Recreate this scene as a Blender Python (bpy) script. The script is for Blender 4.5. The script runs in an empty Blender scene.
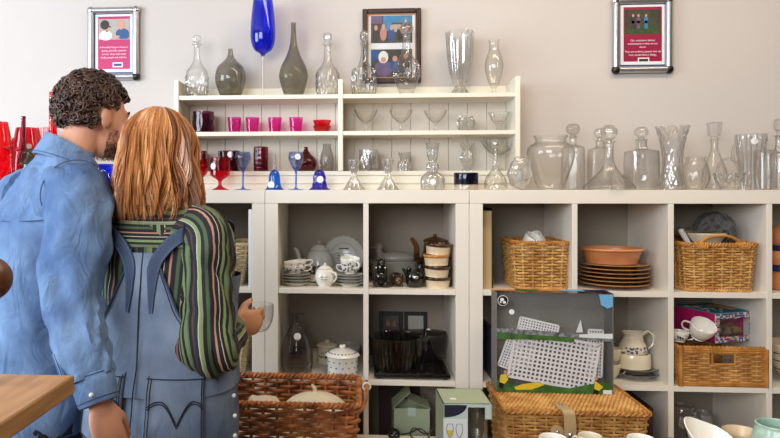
import bpy, bmesh, math, random
from math import sin, cos, pi, sqrt, atan2, radians
from mathutils import Vector as V, Matrix as M, Euler, noise
R = random.Random(7)
SCN = bpy.context.scene
COL = SCN.collection
# ------------------------------------------------------------------ camera
F, CX, HY, TH, D, H = 656.0, 313.0, 190.0, 0.0709, 2.568, 1.5
ct, st = cos(TH), sin(TH)
cd = bpy.data.cameras.new('camera'); cam = bpy.data.objects.new('camera', cd); COL.objects.link(cam)
cam.location = (0, -D, H); cam.rotation_euler = (pi/2, 0, TH)
cd.sensor_width = 36; cd.lens = F/780*36
cd.shift_x = (390-CX)/780; cd.shift_y = -(219-HY)/780
cd.clip_start = .05
SCN.camera = cam
# ------------------------------------------------------------------ light
SCN.view_settings.view_transform = 'Standard'; SCN.view_settings.look = 'None'
SCN.view_settings.gamma = 1; SCN.view_settings.use_curve_mapping = False
SCN.view_settings.exposure = 0.0
wd = bpy.data.worlds.new('room_light'); SCN.world = wd; wd.use_nodes = True
bg = wd.node_tree.nodes['Background']; bg.inputs[0].default_value = (1.0, .95, .9, 1); bg.inputs[1].default_value = .085
def area(name, loc, target, sx, sy, power, colr):
    l = bpy.data.lights.new(name, 'AREA'); l.shape = 'RECTANGLE'; l.size = sx; l.size_y = sy
    l.energy = power; l.color = colr
    o = bpy.data.objects.new(name, l); COL.objects.link(o); o.location = loc
    o.rotation_euler = (V(target)-V(loc)).to_track_quat('-Z', 'Y').to_euler(); return o
area('window_daylight', (-3.5, -2.0, 2.0), (.2, .2, 1.3), 1.8, 1.7, 122, (.78, .89, 1.0))
area('shop_window_daylight', (-1.3, -4.3, 2.3), (.2, .3, 1.0), 2.4, 1.4, 122, (.95, .97, 1.0))
area('ceiling_lamp', (1.0, -.8, 3.0), (1.0, -.45, 0), 2.2, .3, 27, (1.0, .82, .6))
SCN.cycles.transparent_max_bounces = 40
SCN.cycles.max_bounces = 10; SCN.cycles.transmission_bounces = 10
SCN.cycles.caustics_reflective = False; SCN.cycles.caustics_refractive = False
SCN.cycles.sample_clamp_indirect = 4
# ------------------------------------------------------------------ pixel helpers (frame 780x438)
def ZC(px, Y): return (Y+D)/(ct+(px-CX)/F*st)
def PX(px, Y): a = (px-CX)/F; return ZC(px, Y)*(-st+a*ct)
def SC(px, Y): return ZC(px, Y)/F
def ZP(px, py, Y): return H-(py-HY)*SC(px, Y)
def W(px, py, zc):
    xc = (px-CX)/F*zc
    return V((xc*ct-zc*st, -D+xc*st+zc*ct, H-(py-HY)/F*zc))
# ------------------------------------------------------------------ materials
def lin(c):
    r = []
    for v in c[:3]:
        v = v/255.0; r.append(v/12.92 if v <= .04045 else ((v+.055)/1.055)**2.4)
    return (*r, 1)
MATS = {}
def newmat(name):
    m = bpy.data.materials.new(name); m.use_nodes = True
    nt = m.node_tree; return m, nt, nt.nodes['Principled BSDF']
def N(nt, t, **kw):
    n = nt.nodes.new(t)
    for k, v in kw.items(): setattr(n, k, v)
    return n
def mat(name, c, rough=.5, metal=0, var=0, vs=6, bump=0, bs=80, c2=None, coat=0, stretch=None, emit=0):
    m, nt, b = newmat(name); L = nt.links.new
    b.inputs['Roughness'].default_value = rough; b.inputs['Metallic'].default_value = metal
    b.inputs['Coat Weight'].default_value = coat
    tc = N(nt, 'ShaderNodeTexCoord'); src = tc.outputs['Object']
    if stretch:
        mp = N(nt, 'ShaderNodeMapping'); mp.inputs['Scale'].default_value = stretch; L(src, mp.inputs[0]); src = mp.outputs[0]
    if var or c2:
        n = N(nt, 'ShaderNodeTexNoise'); n.inputs['Scale'].default_value = vs; n.inputs['Detail'].default_value = 5
        L(src, n.inputs['Vector'])
        cr = N(nt, 'ShaderNodeValToRGB'); cr.color_ramp.elements[0].position = .35; cr.color_ramp.elements[1].position = .65
        a = lin(c); d = lin(c2) if c2 else tuple(min(1, x*(1-var)) for x in a[:3])+(1,)
        cr.color_ramp.elements[0].color = d; cr.color_ramp.elements[1].color = a
        L(n.outputs[0], cr.inputs[0]); L(cr.outputs[0], b.inputs['Base Color'])
    else: b.inputs['Base Color'].default_value = lin(c)
    if bump:
        n2 = N(nt, 'ShaderNodeTexNoise'); n2.inputs['Scale'].default_value = bs; n2.inputs['Detail'].default_value = 4; L(src, n2.inputs['Vector'])
        bp = N(nt, 'ShaderNodeBump'); bp.inputs['Strength'].default_value = bump; bp.inputs['Distance'].default_value = .01
        L(n2.outputs[0], bp.inputs['Height']); L(bp.outputs[0], b.inputs['Normal'])
    if emit:
        b.inputs['Emission Color'].default_value = lin(c); b.inputs['Emission Strength'].default_value = emit
    MATS[name] = m; return m
def glassmat(name, c, mixf=.5, rough=.02, ior=1.45, edge=None, pw=.3, frost=0, gi=1.5):
    """tinted glass: part straight-through, part refracting, mirror-like at grazing angles; the tint is per wall crossing"""
    m, nt, b = newmat(name); L = nt.links.new
    col = tuple(x**pw for x in lin(c)[:3])+(1,)
    e = tuple(x**pw for x in lin(edge)[:3])+(1,) if edge else tuple(x*.8 for x in col[:3])+(1,)
    b.inputs['Base Color'].default_value = col; b.inputs['Roughness'].default_value = rough
    b.inputs['Transmission Weight'].default_value = 1; b.inputs['IOR'].default_value = ior
    tr = N(nt, 'ShaderNodeBsdfTransparent')
    lw = N(nt, 'ShaderNodeLayerWeight'); lw.inputs[0].default_value = .5
    pwn = N(nt, 'ShaderNodeMath', operation='POWER'); pwn.inputs[1].default_value = 3.6; L(lw.outputs['Facing'], pwn.inputs[0])
    mx = N(nt, 'ShaderNodeMix', data_type='RGBA'); mx.inputs[6].default_value = col; mx.inputs[7].default_value = e
    L(pwn.outputs[0], mx.inputs[0]); L(mx.outputs[2], tr.inputs[0])
    ms = N(nt, 'ShaderNodeMixShader'); ms.inputs[0].default_value = mixf
    L(tr.outputs[0], ms.inputs[1]); L(b.outputs[0], ms.inputs[2])
    if frost:
        df = N(nt, 'ShaderNodeBsdfTranslucent'); d2 = N(nt, 'ShaderNodeBsdfDiffuse'); df.inputs[0].default_value = d2.inputs[0].default_value = (.9, .9, .9, 1)
        a1 = N(nt, 'ShaderNodeMixShader'); L(df.outputs[0], a1.inputs[1]); L(d2.outputs[0], a1.inputs[2]); a2 = N(nt, 'ShaderNodeMixShader'); a2.inputs[0].default_value = frost
        L(ms.outputs[0], a2.inputs[1]); L(a1.outputs[0], a2.inputs[2]); ms = a2
    gl = N(nt, 'ShaderNodeBsdfGlossy'); gl.inputs['Roughness'].default_value = .03
    fr = N(nt, 'ShaderNodeFresnel'); fr.inputs[0].default_value = gi
    ge = N(nt, 'ShaderNodeNewGeometry'); iv = N(nt, 'ShaderNodeMath', operation='SUBTRACT'); iv.inputs[0].default_value = 1; L(ge.outputs['Backfacing'], iv.inputs[1])
    mu = N(nt, 'ShaderNodeMath', operation='MULTIPLY'); L(fr.outputs[0], mu.inputs[0]); L(iv.outputs[0], mu.inputs[1])
    m2 = N(nt, 'ShaderNodeMixShader'); L(mu.outputs[0], m2.inputs[0]); L(ms.outputs[0], m2.inputs[1]); L(gl.outputs[0], m2.inputs[2])
    out = nt.nodes['Material Output']; L(m2.outputs[0], out.inputs[0])
    MATS[name] = m; return m
# ------------------------------------------------------------------ geometry
def catmull(pts, k):
    if len(pts) < 3 or k < 2: return list(pts)
    out = []
    for i in range(len(pts)-1):
        p1, p2 = pts[i], pts[i+1]
        if p1 == p2: continue
        p0 = pts[i-1] if i > 0 else p1
        p3 = pts[i+2] if i+2 < len(pts) else p2
        for j in range(k):
            t = j/k
            out.append(tuple(.5*((2*b)+(c-a)*t+(2*a-5*b+4*c-d)*t*t+(3*b-a-3*c+d)*t**3) for a, b, c, d in zip(p0, p1, p2, p3)))
    out.append(tuple(pts[-1])); return out
class G:
    def __init__(s): s.v = []; s.f = []; s.mi = []; s.m = 0; s.uv = {}; s.val = {}; s.cur = None
    def add(s, vs, fs, uv=None):
        n = len(s.v)
        for i, p in enumerate(vs):
            s.v.append(tuple(p))
            if uv: s.uv[n+i] = uv[i]
            if s.cur is not None: s.val[n+i] = s.cur
        for f in fs: s.f.append([n+i for i in f]); s.mi.append(s.m)
        return s
    def box(s, c, sz, rot=None):
        x, y, z = [a/2 for a in sz]
        vs = [V((i, j, k)) for i in (-x, x) for j in (-y, y) for k in (-z, z)]
        if rot is not None: vs = [rot @ p for p in vs]
        vs = [p+V(c) for p in vs]
        return s.add(vs, [(0, 1, 3, 2), (4, 6, 7, 5), (0, 4, 5, 1), (2, 3, 7, 6), (0, 2, 6, 4), (1, 5, 7, 3)])
    def bb(s, x0, x1, y0, y1, z0, z1): return s.box(((x0+x1)/2, (y0+y1)/2, (z0+z1)/2), (x1-x0, y1-y0, z1-z0))
    def rings(s, rs, closed=True, cap=True, uv=None, loop=False):
        n = len(rs[0]); vs = [p for r in rs for p in r]; fs = []
        m = len(rs)
        for i in range(m if loop else m-1):
            i2 = (i+1) % m
            for j in range(n if closed else n-1):
                j2 = (j+1) % n
                fs.append((i*n+j, i*n+j2, i2*n+j2, i2*n+j))
        if cap and not loop and closed:
            fs.append(tuple(range(n-1, -1, -1))); fs.append(tuple((m-1)*n+j for j in range(n)))
        return s.add(vs, fs, uv)
    def lathe(s, prof, seg=32, c=(0, 0, 0), fn=None, sx=1, sy=1, closed=False, rot=None):
        z0 = min(p[1] for p in prof); z1 = max(p[1] for p in prof); c = V(c)
        rs = []
        for r, z in prof:
            ring = []
            for j in range(seg):
                a = 2*pi*j/seg; rr = max(r, 1e-5)
                if fn: rr *= fn(a, (z-z0)/max(z1-z0, 1e-6))
                p = V((rr*cos(a)*sx, rr*sin(a)*sy, z))
                if rot is not None: p = rot @ p
                ring.append(p+c)
            rs.append(ring)
        return s.rings(rs, cap=not closed, loop=closed)
    def tube(s, pts, r, n=6, closed=False, cap=True, flat=1):
        pts = [V(p) for p in pts]; m = len(pts); rs = []; prev = None
        for i, p in enumerate(pts):
            t = (pts[(i+1) % m]-pts[i-1]) if closed else (pts[min(i+1, m-1)]-pts[max(i-1, 0)])
            if t.length < 1e-9: t = V((0, 0, 1))
            t.normalize()
            if prev is None:
                u = V((0, 0, 1)) if abs(t.z) < .9 else V((0, 1, 0))
                prev = (u-t*u.dot(t)).normalized()
            else:
                q = prev-t*prev.dot(t)
                prev = q.normalized() if q.length > 1e-6 else prev
            b = t.cross(prev); rr = r[i] if isinstance(r, (list, tuple)) else r
            rs.append([p+prev*(cos(2*pi*k/n)*rr)+b*(sin(2*pi*k/n)*rr*flat) for k in range(n)])
        return s.rings(rs, cap=cap, loop=closed)
    def ell(s, c, r, rot=None, nu=20, nv=12):
        c = V(c); r = (r, r, r) if isinstance(r, (int, float)) else r
        rs = []
        for i in range(nv+1):
            ph = -pi/2+pi*i/nv; cp = max(cos(ph), 1e-4)
            ring = []
            for j in range(nu):
                p = V((r[0]*cp*cos(2*pi*j/nu), r[1]*cp*sin(2*pi*j/nu), r[2]*sin(ph)))
                if rot is not None: p = rot @ p
                ring.append(p+c)
            rs.append(ring)
        return s.rings(rs)
    def prism(s, poly, y0, y1, o=(0, 0, 0)):
        """polygon in x,z extruded along y"""
        n = len(poly); o = V(o)
        vs = [o+V((x, y0, z)) for x, z in poly]+[o+V((x, y1, z)) for x, z in poly]
        fs = [tuple(range(n)), tuple(range(2*n-1, n-1, -1))]+[(i, i+n, (i+1) % n+n, (i+1) % n) for i in range(n)]
        return s.add(vs, fs)
    def chain(s, pts, radii, n=16, up=(0, 1, 0)):
        """tapering limb: rounded ends, optional elliptical radii (a,b)"""
        pts = [V(p) for p in pts]; rr = [(r, r) if isinstance(r, (int, float)) else r for r in radii]
        P, Q = [], []
        d0 = (pts[1]-pts[0]).normalized(); d1 = (pts[-1]-pts[-2]).normalized()
        for k in (1.0, .9, .65, .3): P.append(pts[0]-d0*min(rr[0])*k); f = sqrt(max(0, 1-k*k))+.02; Q.append((rr[0][0]*f, rr[0][1]*f))
        P += pts; Q += rr
        for k in (.3, .65, .9, 1.0): P.append(pts[-1]+d1*min(rr[-1])*k); f = sqrt(max(0, 1-k*k))+.02; Q.append((rr[-1][0]*f, rr[-1][1]*f))
        rs = []; up = V(up)
        for i, p in enumerate(P):
            t = (P[min(i+1, len(P)-1)]-P[max(i-1, 0)]).normalized()
            u = up-t*up.dot(t)
            if u.length < .05: u = V((1, 0, 0))-t*t.x
            u.normalize(); b = t.cross(u)
            rs.append([p+b*(cos(2*pi*k/n)*Q[i][0])+u*(sin(2*pi*k/n)*Q[i][1]) for k in range(n)])
        return s.rings(rs)
    def build(s, name, mats, parent=None, loc=None, rot=None, smooth=35, bevel=0):
        me = bpy.data.meshes.new(name); me.from_pydata(s.v, [], s.f)
        for m in (mats if isinstance(mats, (list, tuple)) else [mats]): me.materials.append(MATS[m] if isinstance(m, str) else m)
        if any(s.mi): me.polygons.foreach_set('material_index', s.mi)
        if s.uv:
            ul = me.uv_layers.new(name='UVMap')
            for lp in me.loops: ul.data[lp.index].uv = s.uv.get(lp.vertex_index, (0, 0))
        if s.val:
            at = me.attributes.new('tint', 'FLOAT', 'POINT'); at.data.foreach_set('value', [s.val.get(i, .5) for i in range(len(s.v))])
        bm = bmesh.new(); bm.from_mesh(me); bmesh.ops.recalc_face_normals(bm, faces=bm.faces); bm.to_mesh(me); bm.free()
        if smooth:
            me.polygons.foreach_set('use_smooth', [True]*len(me.polygons)); me.set_sharp_from_angle(angle=radians(smooth))
        me.update()
        o = bpy.data.objects.new(name, me); COL.objects.link(o)
        if parent: o.parent = parent
        if loc is not None: o.location = loc
        if rot is not None: o.rotation_euler = rot
        if bevel:
            b = o.modifiers.new('edge', 'BEVEL'); b.width = bevel; b.segments = 2; b.limit_method = 'ANGLE'; b.angle_limit = radians(40)
        return o
def tag(o, label, cat, group=None):
    o['label'] = label; o['category'] = cat
    if group: o['group'] = group
    return o
def thing(name, label, cat, loc, rz=0, group=None, rot=None):
    o = bpy.data.objects.new(name, None); COL.objects.link(o); o.empty_display_size = .05
    o.location = loc; o.rotation_euler = rot or (0, 0, rz); return tag(o, label, cat, group)
def struct(o): o['kind'] = 'structure'; return o
def kids(o): return [c for c in bpy.data.objects if c.parent == o]
def copy_tree(o, loc, rz=None, label=None, group=None):
    c = o.copy(); COL.objects.link(c); c.location = loc
    if rz is not None: c.rotation_euler = (0, 0, rz)
    if label: c['label'] = label
    if group: c['group'] = group
    for ch in kids(o):
        d = ch.copy(); COL.objects.link(d); d.parent = c
        for g in kids(ch):
            e = g.copy(); COL.objects.link(e); e.parent = d
    return c
def text(body, size, m, parent, loc, rot=(pi/2, 0, 0), align='CENTER', name='lettering'):
    cu = bpy.data.curves.new(name, 'FONT'); cu.body = body; cu.size = size; cu.align_x = align; cu.extrude = .0002; cu.space_line = 1.1
    o = bpy.data.objects.new(name, cu); cu.materials.append(MATS[m]); dg = bpy.context.evaluated_depsgraph_get()
    COL.objects.link(o); bpy.context.view_layer.update()
    me = bpy.data.meshes.new_from_object(o.evaluated_get(bpy.context.evaluated_depsgraph_get()))
    q = bpy.data.objects.new(name, me); COL.objects.link(q); q.parent = parent; q.location = loc; q.rotation_euler = rot
    bpy.data.objects.remove(o); return q
# ------------------------------------------------------------------ palette
mat('wall_paint', (208, 201, 196), .85, var=.04, vs=2, bump=.05, bs=120)
mat('cream_board', (236, 230, 218), .45, var=.03, vs=3)
mat('hutch_cream', (238, 232, 216), .5, var=.04, vs=4)
mat('bead_board', (226, 216, 202), .6, var=.05, vs=4)
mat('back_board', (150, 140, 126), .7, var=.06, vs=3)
mat('floor_wood', (128, 98, 70), .5, c2=(98, 72, 50), vs=5, stretch=(1, 12, 1))
mat('bench_top', (226, 214, 194), .5, var=.06, vs=5)
mat('tan_wood', (196, 148, 92), .4, c2=(170, 122, 70), vs=4, stretch=(14, 1.5, 14))
mat('brown_wood', (112, 62, 30), .35, c2=(84, 44, 22), vs=7, stretch=(3, 3, 14))
mat('aluminium', (188, 190, 194), .3, metal=.85)
mat('chrome', (210, 208, 204), .18, metal=1)
mat('poster_white', (236, 236, 240), .4); mat('poster_blue', (40, 70, 120), .4); mat('magenta', (188, 12, 98), .4); mat('maroon', (150, 10, 62), .45)
mat('photo_grey', (176, 170, 164), .5, var=.15, vs=20); mat('photo_dark', (44, 40, 36), .5, c2=(70, 66, 50), vs=40); mat('photo_green', (60, 84, 40), .5, var=.4, vs=60)
mat('photo_skin', (206, 150, 122), .5); mat('photo_hair', (40, 28, 26), .5); mat('photo_blue', (30, 84, 150), .5, var=.3, vs=50); mat('photo_cyan', (60, 140, 190), .5, var=.3, vs=40)
mat('photo_white', (228, 226, 224), .5); mat('photo_purple', (110, 90, 130), .5, var=.3, vs=60); mat('photo_coral', (190, 130, 120), .5)
mat('frame_brown', (52, 28, 20), .35, var=.3, vs=12); mat('gilt', (170, 120, 70), .4, metal=.4)
mat('white_china', (240, 236, 226), .2, coat=.4); mat('cream_china', (232, 220, 192), .22, coat=.4, var=.05); mat('grey_china', (196, 194, 186), .22, coat=.4)
mat('dull_china', (150, 146, 136), .3); mat('print_black', (36, 34, 40), .4); mat('print_blue', (60, 70, 130), .4)
mat('terracotta', (220, 150, 100), .35, c2=(200, 124, 74), vs=9, coat=.3); mat('brown_plate', (170, 96, 46), .25, c2=(120, 62, 26), vs=10, coat=.5); mat('plate_rim', (214, 168, 110), .3)
mat('brown_glaze', (84, 42, 18), .2, c2=(50, 24, 12), vs=20, coat=.5); mat('sand_glaze', (222, 200, 164), .3, var=.12, vs=14); mat('amber_glaze', (196, 132, 60), .2, coat=.5)
mat('black_glaze', (16, 15, 15), .12, coat=.6); mat('tabby', (92, 66, 36), .3, c2=(24, 18, 14), vs=30, coat=.3)
mat('orange_pot', (214, 136, 84), .35, var=.15, vs=12); mat('navy', (24, 36, 84), .5); mat('black', (14, 14, 15), .35); mat('black_gloss', (8, 8, 10), .08, coat=.5)
mat('dark_tin', (70, 68, 66), .5, c2=(120, 116, 110), vs=60); mat('tan_card', (186, 160, 116), .7, var=.08, vs=4); mat('book_blue', (46, 62, 82), .6); mat('book_dark', (34, 30, 30), .6); mat('book_red', (58, 28, 26), .6)
mat('wicker_gold', (226, 178, 106), .5, c2=(186, 130, 64), vs=18, bump=.3, bs=200); mat('wicker_honey', (218, 166, 96), .5, c2=(172, 116, 58), vs=18, bump=.3, bs=200)
mat('wicker_brown', (184, 112, 60), .42, c2=(116, 62, 30), vs=16, bump=.3, bs=200); mat('wicker_rim', (196, 138, 64), .45, c2=(156, 98, 38), vs=20); mat('brown_rim', (200, 126, 62), .4, c2=(124, 66, 26), vs=20)
mat('pale_basket', (214, 192, 150), .6, var=.15, vs=20); mat('white_plastic', (238, 238, 240), .35)
mat('linen', (228, 216, 192), .8, var=.08, vs=8, bump=.2, bs=60); mat('leather', (196, 168, 122), .5, var=.1, vs=20)
mat('pale_green', (176, 190, 160), .6, var=.04, vs=5); mat('pale_green_print', (196, 212, 206), .6); mat('ice_white', (226, 232, 232), .5); mat('print_ink', (30, 32, 54), .5)
mat('card_grey', (124, 122, 118), .6, var=.15, vs=8); mat('grass_print', (72, 120, 50), .5, c2=(44, 84, 34), vs=30); mat('stadium_print', (150, 156, 160), .5, c2=(60, 60, 66), vs=70); mat('yellow', (222, 196, 50), .5); mat('sky_print', (110, 180, 226), .5)
mat('celadon', (178, 208, 192), .3, c2=(160, 192, 176), vs=60, coat=.3); mat('cobalt_china', (24, 30, 80), .15, coat=.5); mat('pink_card', (176, 24, 92), .5)
mat('mosaic_blue', (50, 110, 150), .5); mat('mosaic_orange', (222, 150, 90), .5); mat('mosaic_white', (214, 214, 222), .5); mat('mosaic_purple', (96, 40, 110), .5); mat('mosaic_teal', (40, 120, 130), .5)
mat('shell_brown', (150, 112, 80), .6, c2=(60, 40, 30), vs=40); mat('label_white', (244, 244, 246), .6)
glassmat('clear', (254, 254, 252), .1, edge=(80, 80, 76), gi=1.6); glassmat('crystal', (252, 252, 250), .5, edge=(110, 110, 106), ior=1.5, frost=.03, gi=2.1)
glassmat('thin_clear', (254, 254, 254), .0, edge=(205, 208, 208)); glassmat('smoke', (172, 168, 154), .1, edge=(60, 58, 50)); glassmat('smoke_light', (200, 194, 192), .12, edge=(110, 104, 100))
glassmat('royal_blue', (20, 40, 240), .25, edge=(4, 8, 150)); glassmat('bell_blue', (40, 120, 245), .25, edge=(16, 60, 200)); glassmat('bell_cobalt', (60, 50, 210), .25, edge=(20, 12, 130)); glassmat('pale_blue', (176, 194, 250), .1, edge=(80, 100, 220)); glassmat('stem_blue', (40, 80, 240), .25, edge=(20, 50, 200))
glassmat('ruby', (226, 16, 44), .2, edge=(130, 4, 20), pw=.4); glassmat('deep_red', (120, 14, 36), .2, edge=(60, 4, 16)); glassmat('plum', (92, 16, 50), .2, edge=(46, 6, 26)); glassmat('hot_pink', (252, 50, 170), .15, edge=(220, 20, 130), pw=.25); glassmat('scarlet', (240, 24, 44), .2, edge=(180, 8, 20), pw=.4); glassmat('bottle_green', (96, 160, 120), .25, edge=(30, 84, 50)); glassmat('rose', (244, 200, 206), .15, edge=(220, 150, 160))
glassmat('ice', (236, 242, 250), .5, rough=.12, edge=(190, 205, 225)); glassmat('amber', (150, 84, 40), .15, edge=(50, 24, 10)); glassmat('indigo', (16, 18, 44), .2, edge=(6, 6, 20)); glassmat('dark_ovenware', (124, 114, 106), .3, edge=(20, 18, 18))
# ------------------------------------------------------------------ the room
g = G(); g.bb(-4.2, 4.2, .392, .5, 0, 3.1); struct(g.build('wall_back', 'wall_paint', smooth=0))
g = G(); g.bb(-4.2, 4.2, -4.6, .5, -.1, 0); struct(g.build('floor', 'floor_wood', smooth=0))
g = G(); g.bb(-4.2, 4.2, -4.6, .5, 3.1, 3.2); struct(g.build('ceiling', 'wall_paint', smooth=0))
# ------------------------------------------------------------------ cube shelving units
def shelving(x0, nc, label):
    w = .104+nc*.335+(nc-1)*.02
    t = thing('shelving_unit', label, 'shelf', (x0, 0, 0), group='cream cube shelving units')
    g = G(); g.bb(.0005, w-.0005, 0, .387, 1.448, 1.5); g.build('top_panel', 'cream_board', t, bevel=.0015)
    g = G(); g.bb(.0005, w-.0005, 0, .387, 0, .048); g.build('bottom_panel', 'cream_board', t, bevel=.0015)
    for x in (0, w-.052):
        g = G(); g.bb(x+.0006, x+.0514, .0005, .387, .0485, 1.4474); g.build('side_panel', 'cream_board', t, bevel=.0015)
    for i in range(1, nc):
        x = .052+i*.335+(i-1)*.02
        g = G(); g.bb(x, x+.02, .001, .38, .048, 1.448); g.build('divider', 'cream_board', t, bevel=.001)
    for k in (1, 2, 3):
        z = 1.448-k*.335-k*.02
        for i in range(nc):
            x = .052+i*.355
            g = G(); g.bb(x, x+.335, .003, .38, z, z+.02); g.build('shelf_board', 'cream_board', t, bevel=.001)
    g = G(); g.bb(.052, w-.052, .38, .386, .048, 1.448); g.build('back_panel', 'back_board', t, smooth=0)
    return t
X1, X2 = -.372, .4226
shelving(X1-1.504-.0006, 4, 'cream cube shelving unit standing behind the couple')
shelving(X1, 2, 'narrow two-column cream cube shelving unit with the teapot and cups')
shelving(X2, 4, 'wide cream cube shelving unit filled with wicker baskets and plates')
ZT = 1.5; Z1, Z2, Z3 = 1.113, .758, .403
# ------------------------------------------------------------------ hutch on top
HYF = .2; hx0 = PX(174, HYF); hx1 = PX(520.5, HYF)
hz = [.08, .249, .405]
def hutch():
    t = thing('hutch', 'cream wooden shelf top with beadboard back standing on the cube units', 'shelf', (hx0, HYF, ZT))
    w = hx1-hx0; dp = .187
    for x, fl in ((0, 0), (w-.02, 1)):
        g = G(); g.prism([(0, 0), (0, .4), (.0, .471), (.02, .471), (.02, 0)], 0, dp, (x, 0, 0))
        g.build('side_panel', 'hutch_cream', t, bevel=.002)
    xd = PX(340.5, HYF)-hx0
    g = G(); g.bb(xd-.01, xd+.01, .001, dp-.012, .0805, .468); g.build('divider', 'hutch_cream', t, bevel=.0015)
    for z in hz:
        for a, b in (((.02, w-.02),) if z < .1 else ((.02, xd-.01), (xd+.01, w-.02))):
            g = G(); g.bb(a, b, .004, dp-.012, z-.018, z); g.build('shelf_board', 'hutch_cream', t, bevel=.0015)
    g = G(); g.bb(.02, w-.02, .008, .026, 0, .0615); g.build('plinth', 'hutch_cream', t, bevel=.002)
    g = G(); g.bb(.02, w-.02, .002, .008, .028, .034); g.bb(.02, w-.02, -.001, .008, .0, .014); g.build('moulding', 'hutch_cream', t, bevel=.002)
    g = G(); n = 17; pw = (w-.04)/n
    for i in range(n): g.bb(.02+i*pw+.001, .02+(i+1)*pw-.001, dp-.012, dp-.002, .02, .455)
    g.bb(.02, w-.02, dp-.006, dp-.001, .02, .455); g.build('beadboard', 'bead_board', t, bevel=.002)
    g = G(); g.bb(.02, w-.02, dp-.02, dp-.002, .41, .458); g.build('back_rail', 'hutch_cream', t, bevel=.002)
hutch()
# ------------------------------------------------------------------ wall pictures
def px_rect(x0, x1, y0, y1, Y): return PX(x0, Y), PX(x1, Y), ZP((x0+x1)/2, y1, Y), ZP((x0+x1)/2, y0, Y)
def snap_poster(x0, x1, y0, y1, label, bgm, scene, lines, logo):
    Y = .385; a, b, c, d = px_rect(x0, x1, y0, y1, Y); w, h = b-a, d-c
    t = thing('poster_frame', label, 'poster', ((a+b)/2, .391, c))
    g = G(); r = .027
    for sx in (-1, 1): g.tube([(sx*(w/2-r/2), -.016, r*.9), (sx*(w/2-r/2), -.016, h-r*.9)], r*.56, 12)
    for z in (r/2, h-r/2): g.tube([(-w/2+r*.9, -.016, z), (w/2-r*.9, -.016, z)], r*.56, 12)
    g.build('snap_frame', 'aluminium', t)
    for sx in (-1, 1):
        for z in (r/2, h-r/2):
            g = G(); g.ell((sx*(w/2-r/2), -.016, z), (r*.72, r*.6, r*.72)); g.build('corner_cap', 'chrome' if z > h/2 else 'black', t)
    iw, ih = w-2*r, h-2*r
    g = G(); g.bb(-w/2+.004, w/2-.004, -.012, 0, .004, h-.004); sheet = g.build('backing', 'poster_blue', t, smooth=0)
    g = G(); g.bb(-iw/2+.006, iw/2-.003, -.0135, -.012, r+.008, h-r-.004); g.build('print_border', 'poster_white', sheet, smooth=0)
    fw, fh = iw-.034, ih-.036; z0 = r+.022
    g = G(); g.bb(-fw/2+.002, fw/2+.002, -.0145, -.0135, z0, z0+fh); g.build('print_field', bgm, sheet, smooth=0)
    scene(sheet, fw, fh, z0)
    for tx, sz, z in lines: text(tx, sz, 'poster_white', sheet, (.002, -.0148, z0+fh*z))
    g = G(); g.bb(.002+logo[0]*fw-.024, .002+logo[0]*fw+.024, -.0152, -.0145, z0-.002 if logo[1] else z0+.008, z0+(.016 if logo[1] else .030)); lg = g.build('logo_panel', 'poster_white', sheet, smooth=0)
    g = G(); g.bb(.002+logo[0]*fw-.019, .002+logo[0]*fw+.019, -.0156, -.0152, z0-.0 if logo[1] else z0+.013, z0+(.011 if logo[1] else .025)); g.build('logo_bar', 'poster_blue' if not logo[1] else 'photo_dark', sheet, smooth=0)
    return t
def disc(g, x, z, rx, rz, y0, y1): g.prism([(x+rx*cos(2*pi*k/20), z+rz*sin(2*pi*k/20)) for k in range(20)], y0, y1)
def sc_left(p, fw, fh, z0):
    zt = z0+fh-.012; zb = z0+fh*.56; y = -.0148; x0 = -fw/2+.006; x1 = fw/2+.001
    g = G(); g.bb(x0, x1, y, -.0145, zb, zt); ph = g.build('photograph', 'photo_grey', p, smooth=0)
    def fig(m, items):
        g = G()
        for k, (x, z, rx, rz) in enumerate(items): disc(g, x, z, rx, rz, y-.0006-.0002*k, y)
        g.build('photo_figure', m, p, smooth=0)
    h = zt-zb
    fig('photo_white', [(-fw*.24, zb+h*.2, fw*.2, h*.24), (-fw*.26, zb+h*.1, fw*.2, h*.1)])
    fig('photo_skin', [(-fw*.2, zb+h*.58, fw*.09, h*.2), (fw*.24, zb+h*.72, fw*.11, h*.24), (fw*.1, zb+h*.14, fw*.1, h*.06)])
    fig('photo_blue', [(fw*.28, zb+h*.28, fw*.21, h*.26), (fw*.38, zb+h*.16, fw*.11, h*.14)])
    y -= .0004
    fig('photo_hair', [(-fw*.27, zb+h*.72, fw*.14, h*.23), (-fw*.12, zb+h*.62, fw*.05, h*.03)])
def sc_right(p, fw, fh, z0):
    zt = z0+fh-.012; zb = z0+fh*.5; y = -.0148; x0 = -fw/2+.006; x1 = fw/2-.002; h = zt-zb
    g = G(); g.bb(x0, x1, y, -.0145, zb, zt); g.build('photograph', 'photo_dark', p, smooth=0)
    g = G(); g.bb(x0, x1, y-.0003, y, zb, zb+h*.2); disc(g, fw*.16, zb+h*.28, fw*.26, h*.1, y-.0005, y); g.build('photo_lawn', 'photo_green', p, smooth=0)
    for x, m in ((-.24, 'photo_dark'), (-.1, 'photo_purple'), (.1, 'photo_cyan')):
        g = G(); disc(g, fw*x, zb+h*.58, fw*.055, h*.15, y-.0006, y); g.bb(fw*x-fw*.04, fw*x+fw*.04, y-.0006, y, zb+h*.22, zb+h*.55)
        g.build('photo_figure', m, p, smooth=0); g = G(); disc(g, fw*x, zb+h*.76, fw*.028, h*.06, y-.0009, y); g.build('photo_face', 'photo_skin', p, smooth=0)
snap_poster(89, 139.5, 8, 80, 'silver framed pink poster of two seated people on the wall above the man', 'magenta', sc_left,
    [('In beautiful Hospice House is', .0112, .40), ('special, provides specialist', .0112, .335), ('care for those that needs', .0112, .27), ('family, people and children.', .0112, .205)], (.12, 0))
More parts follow.
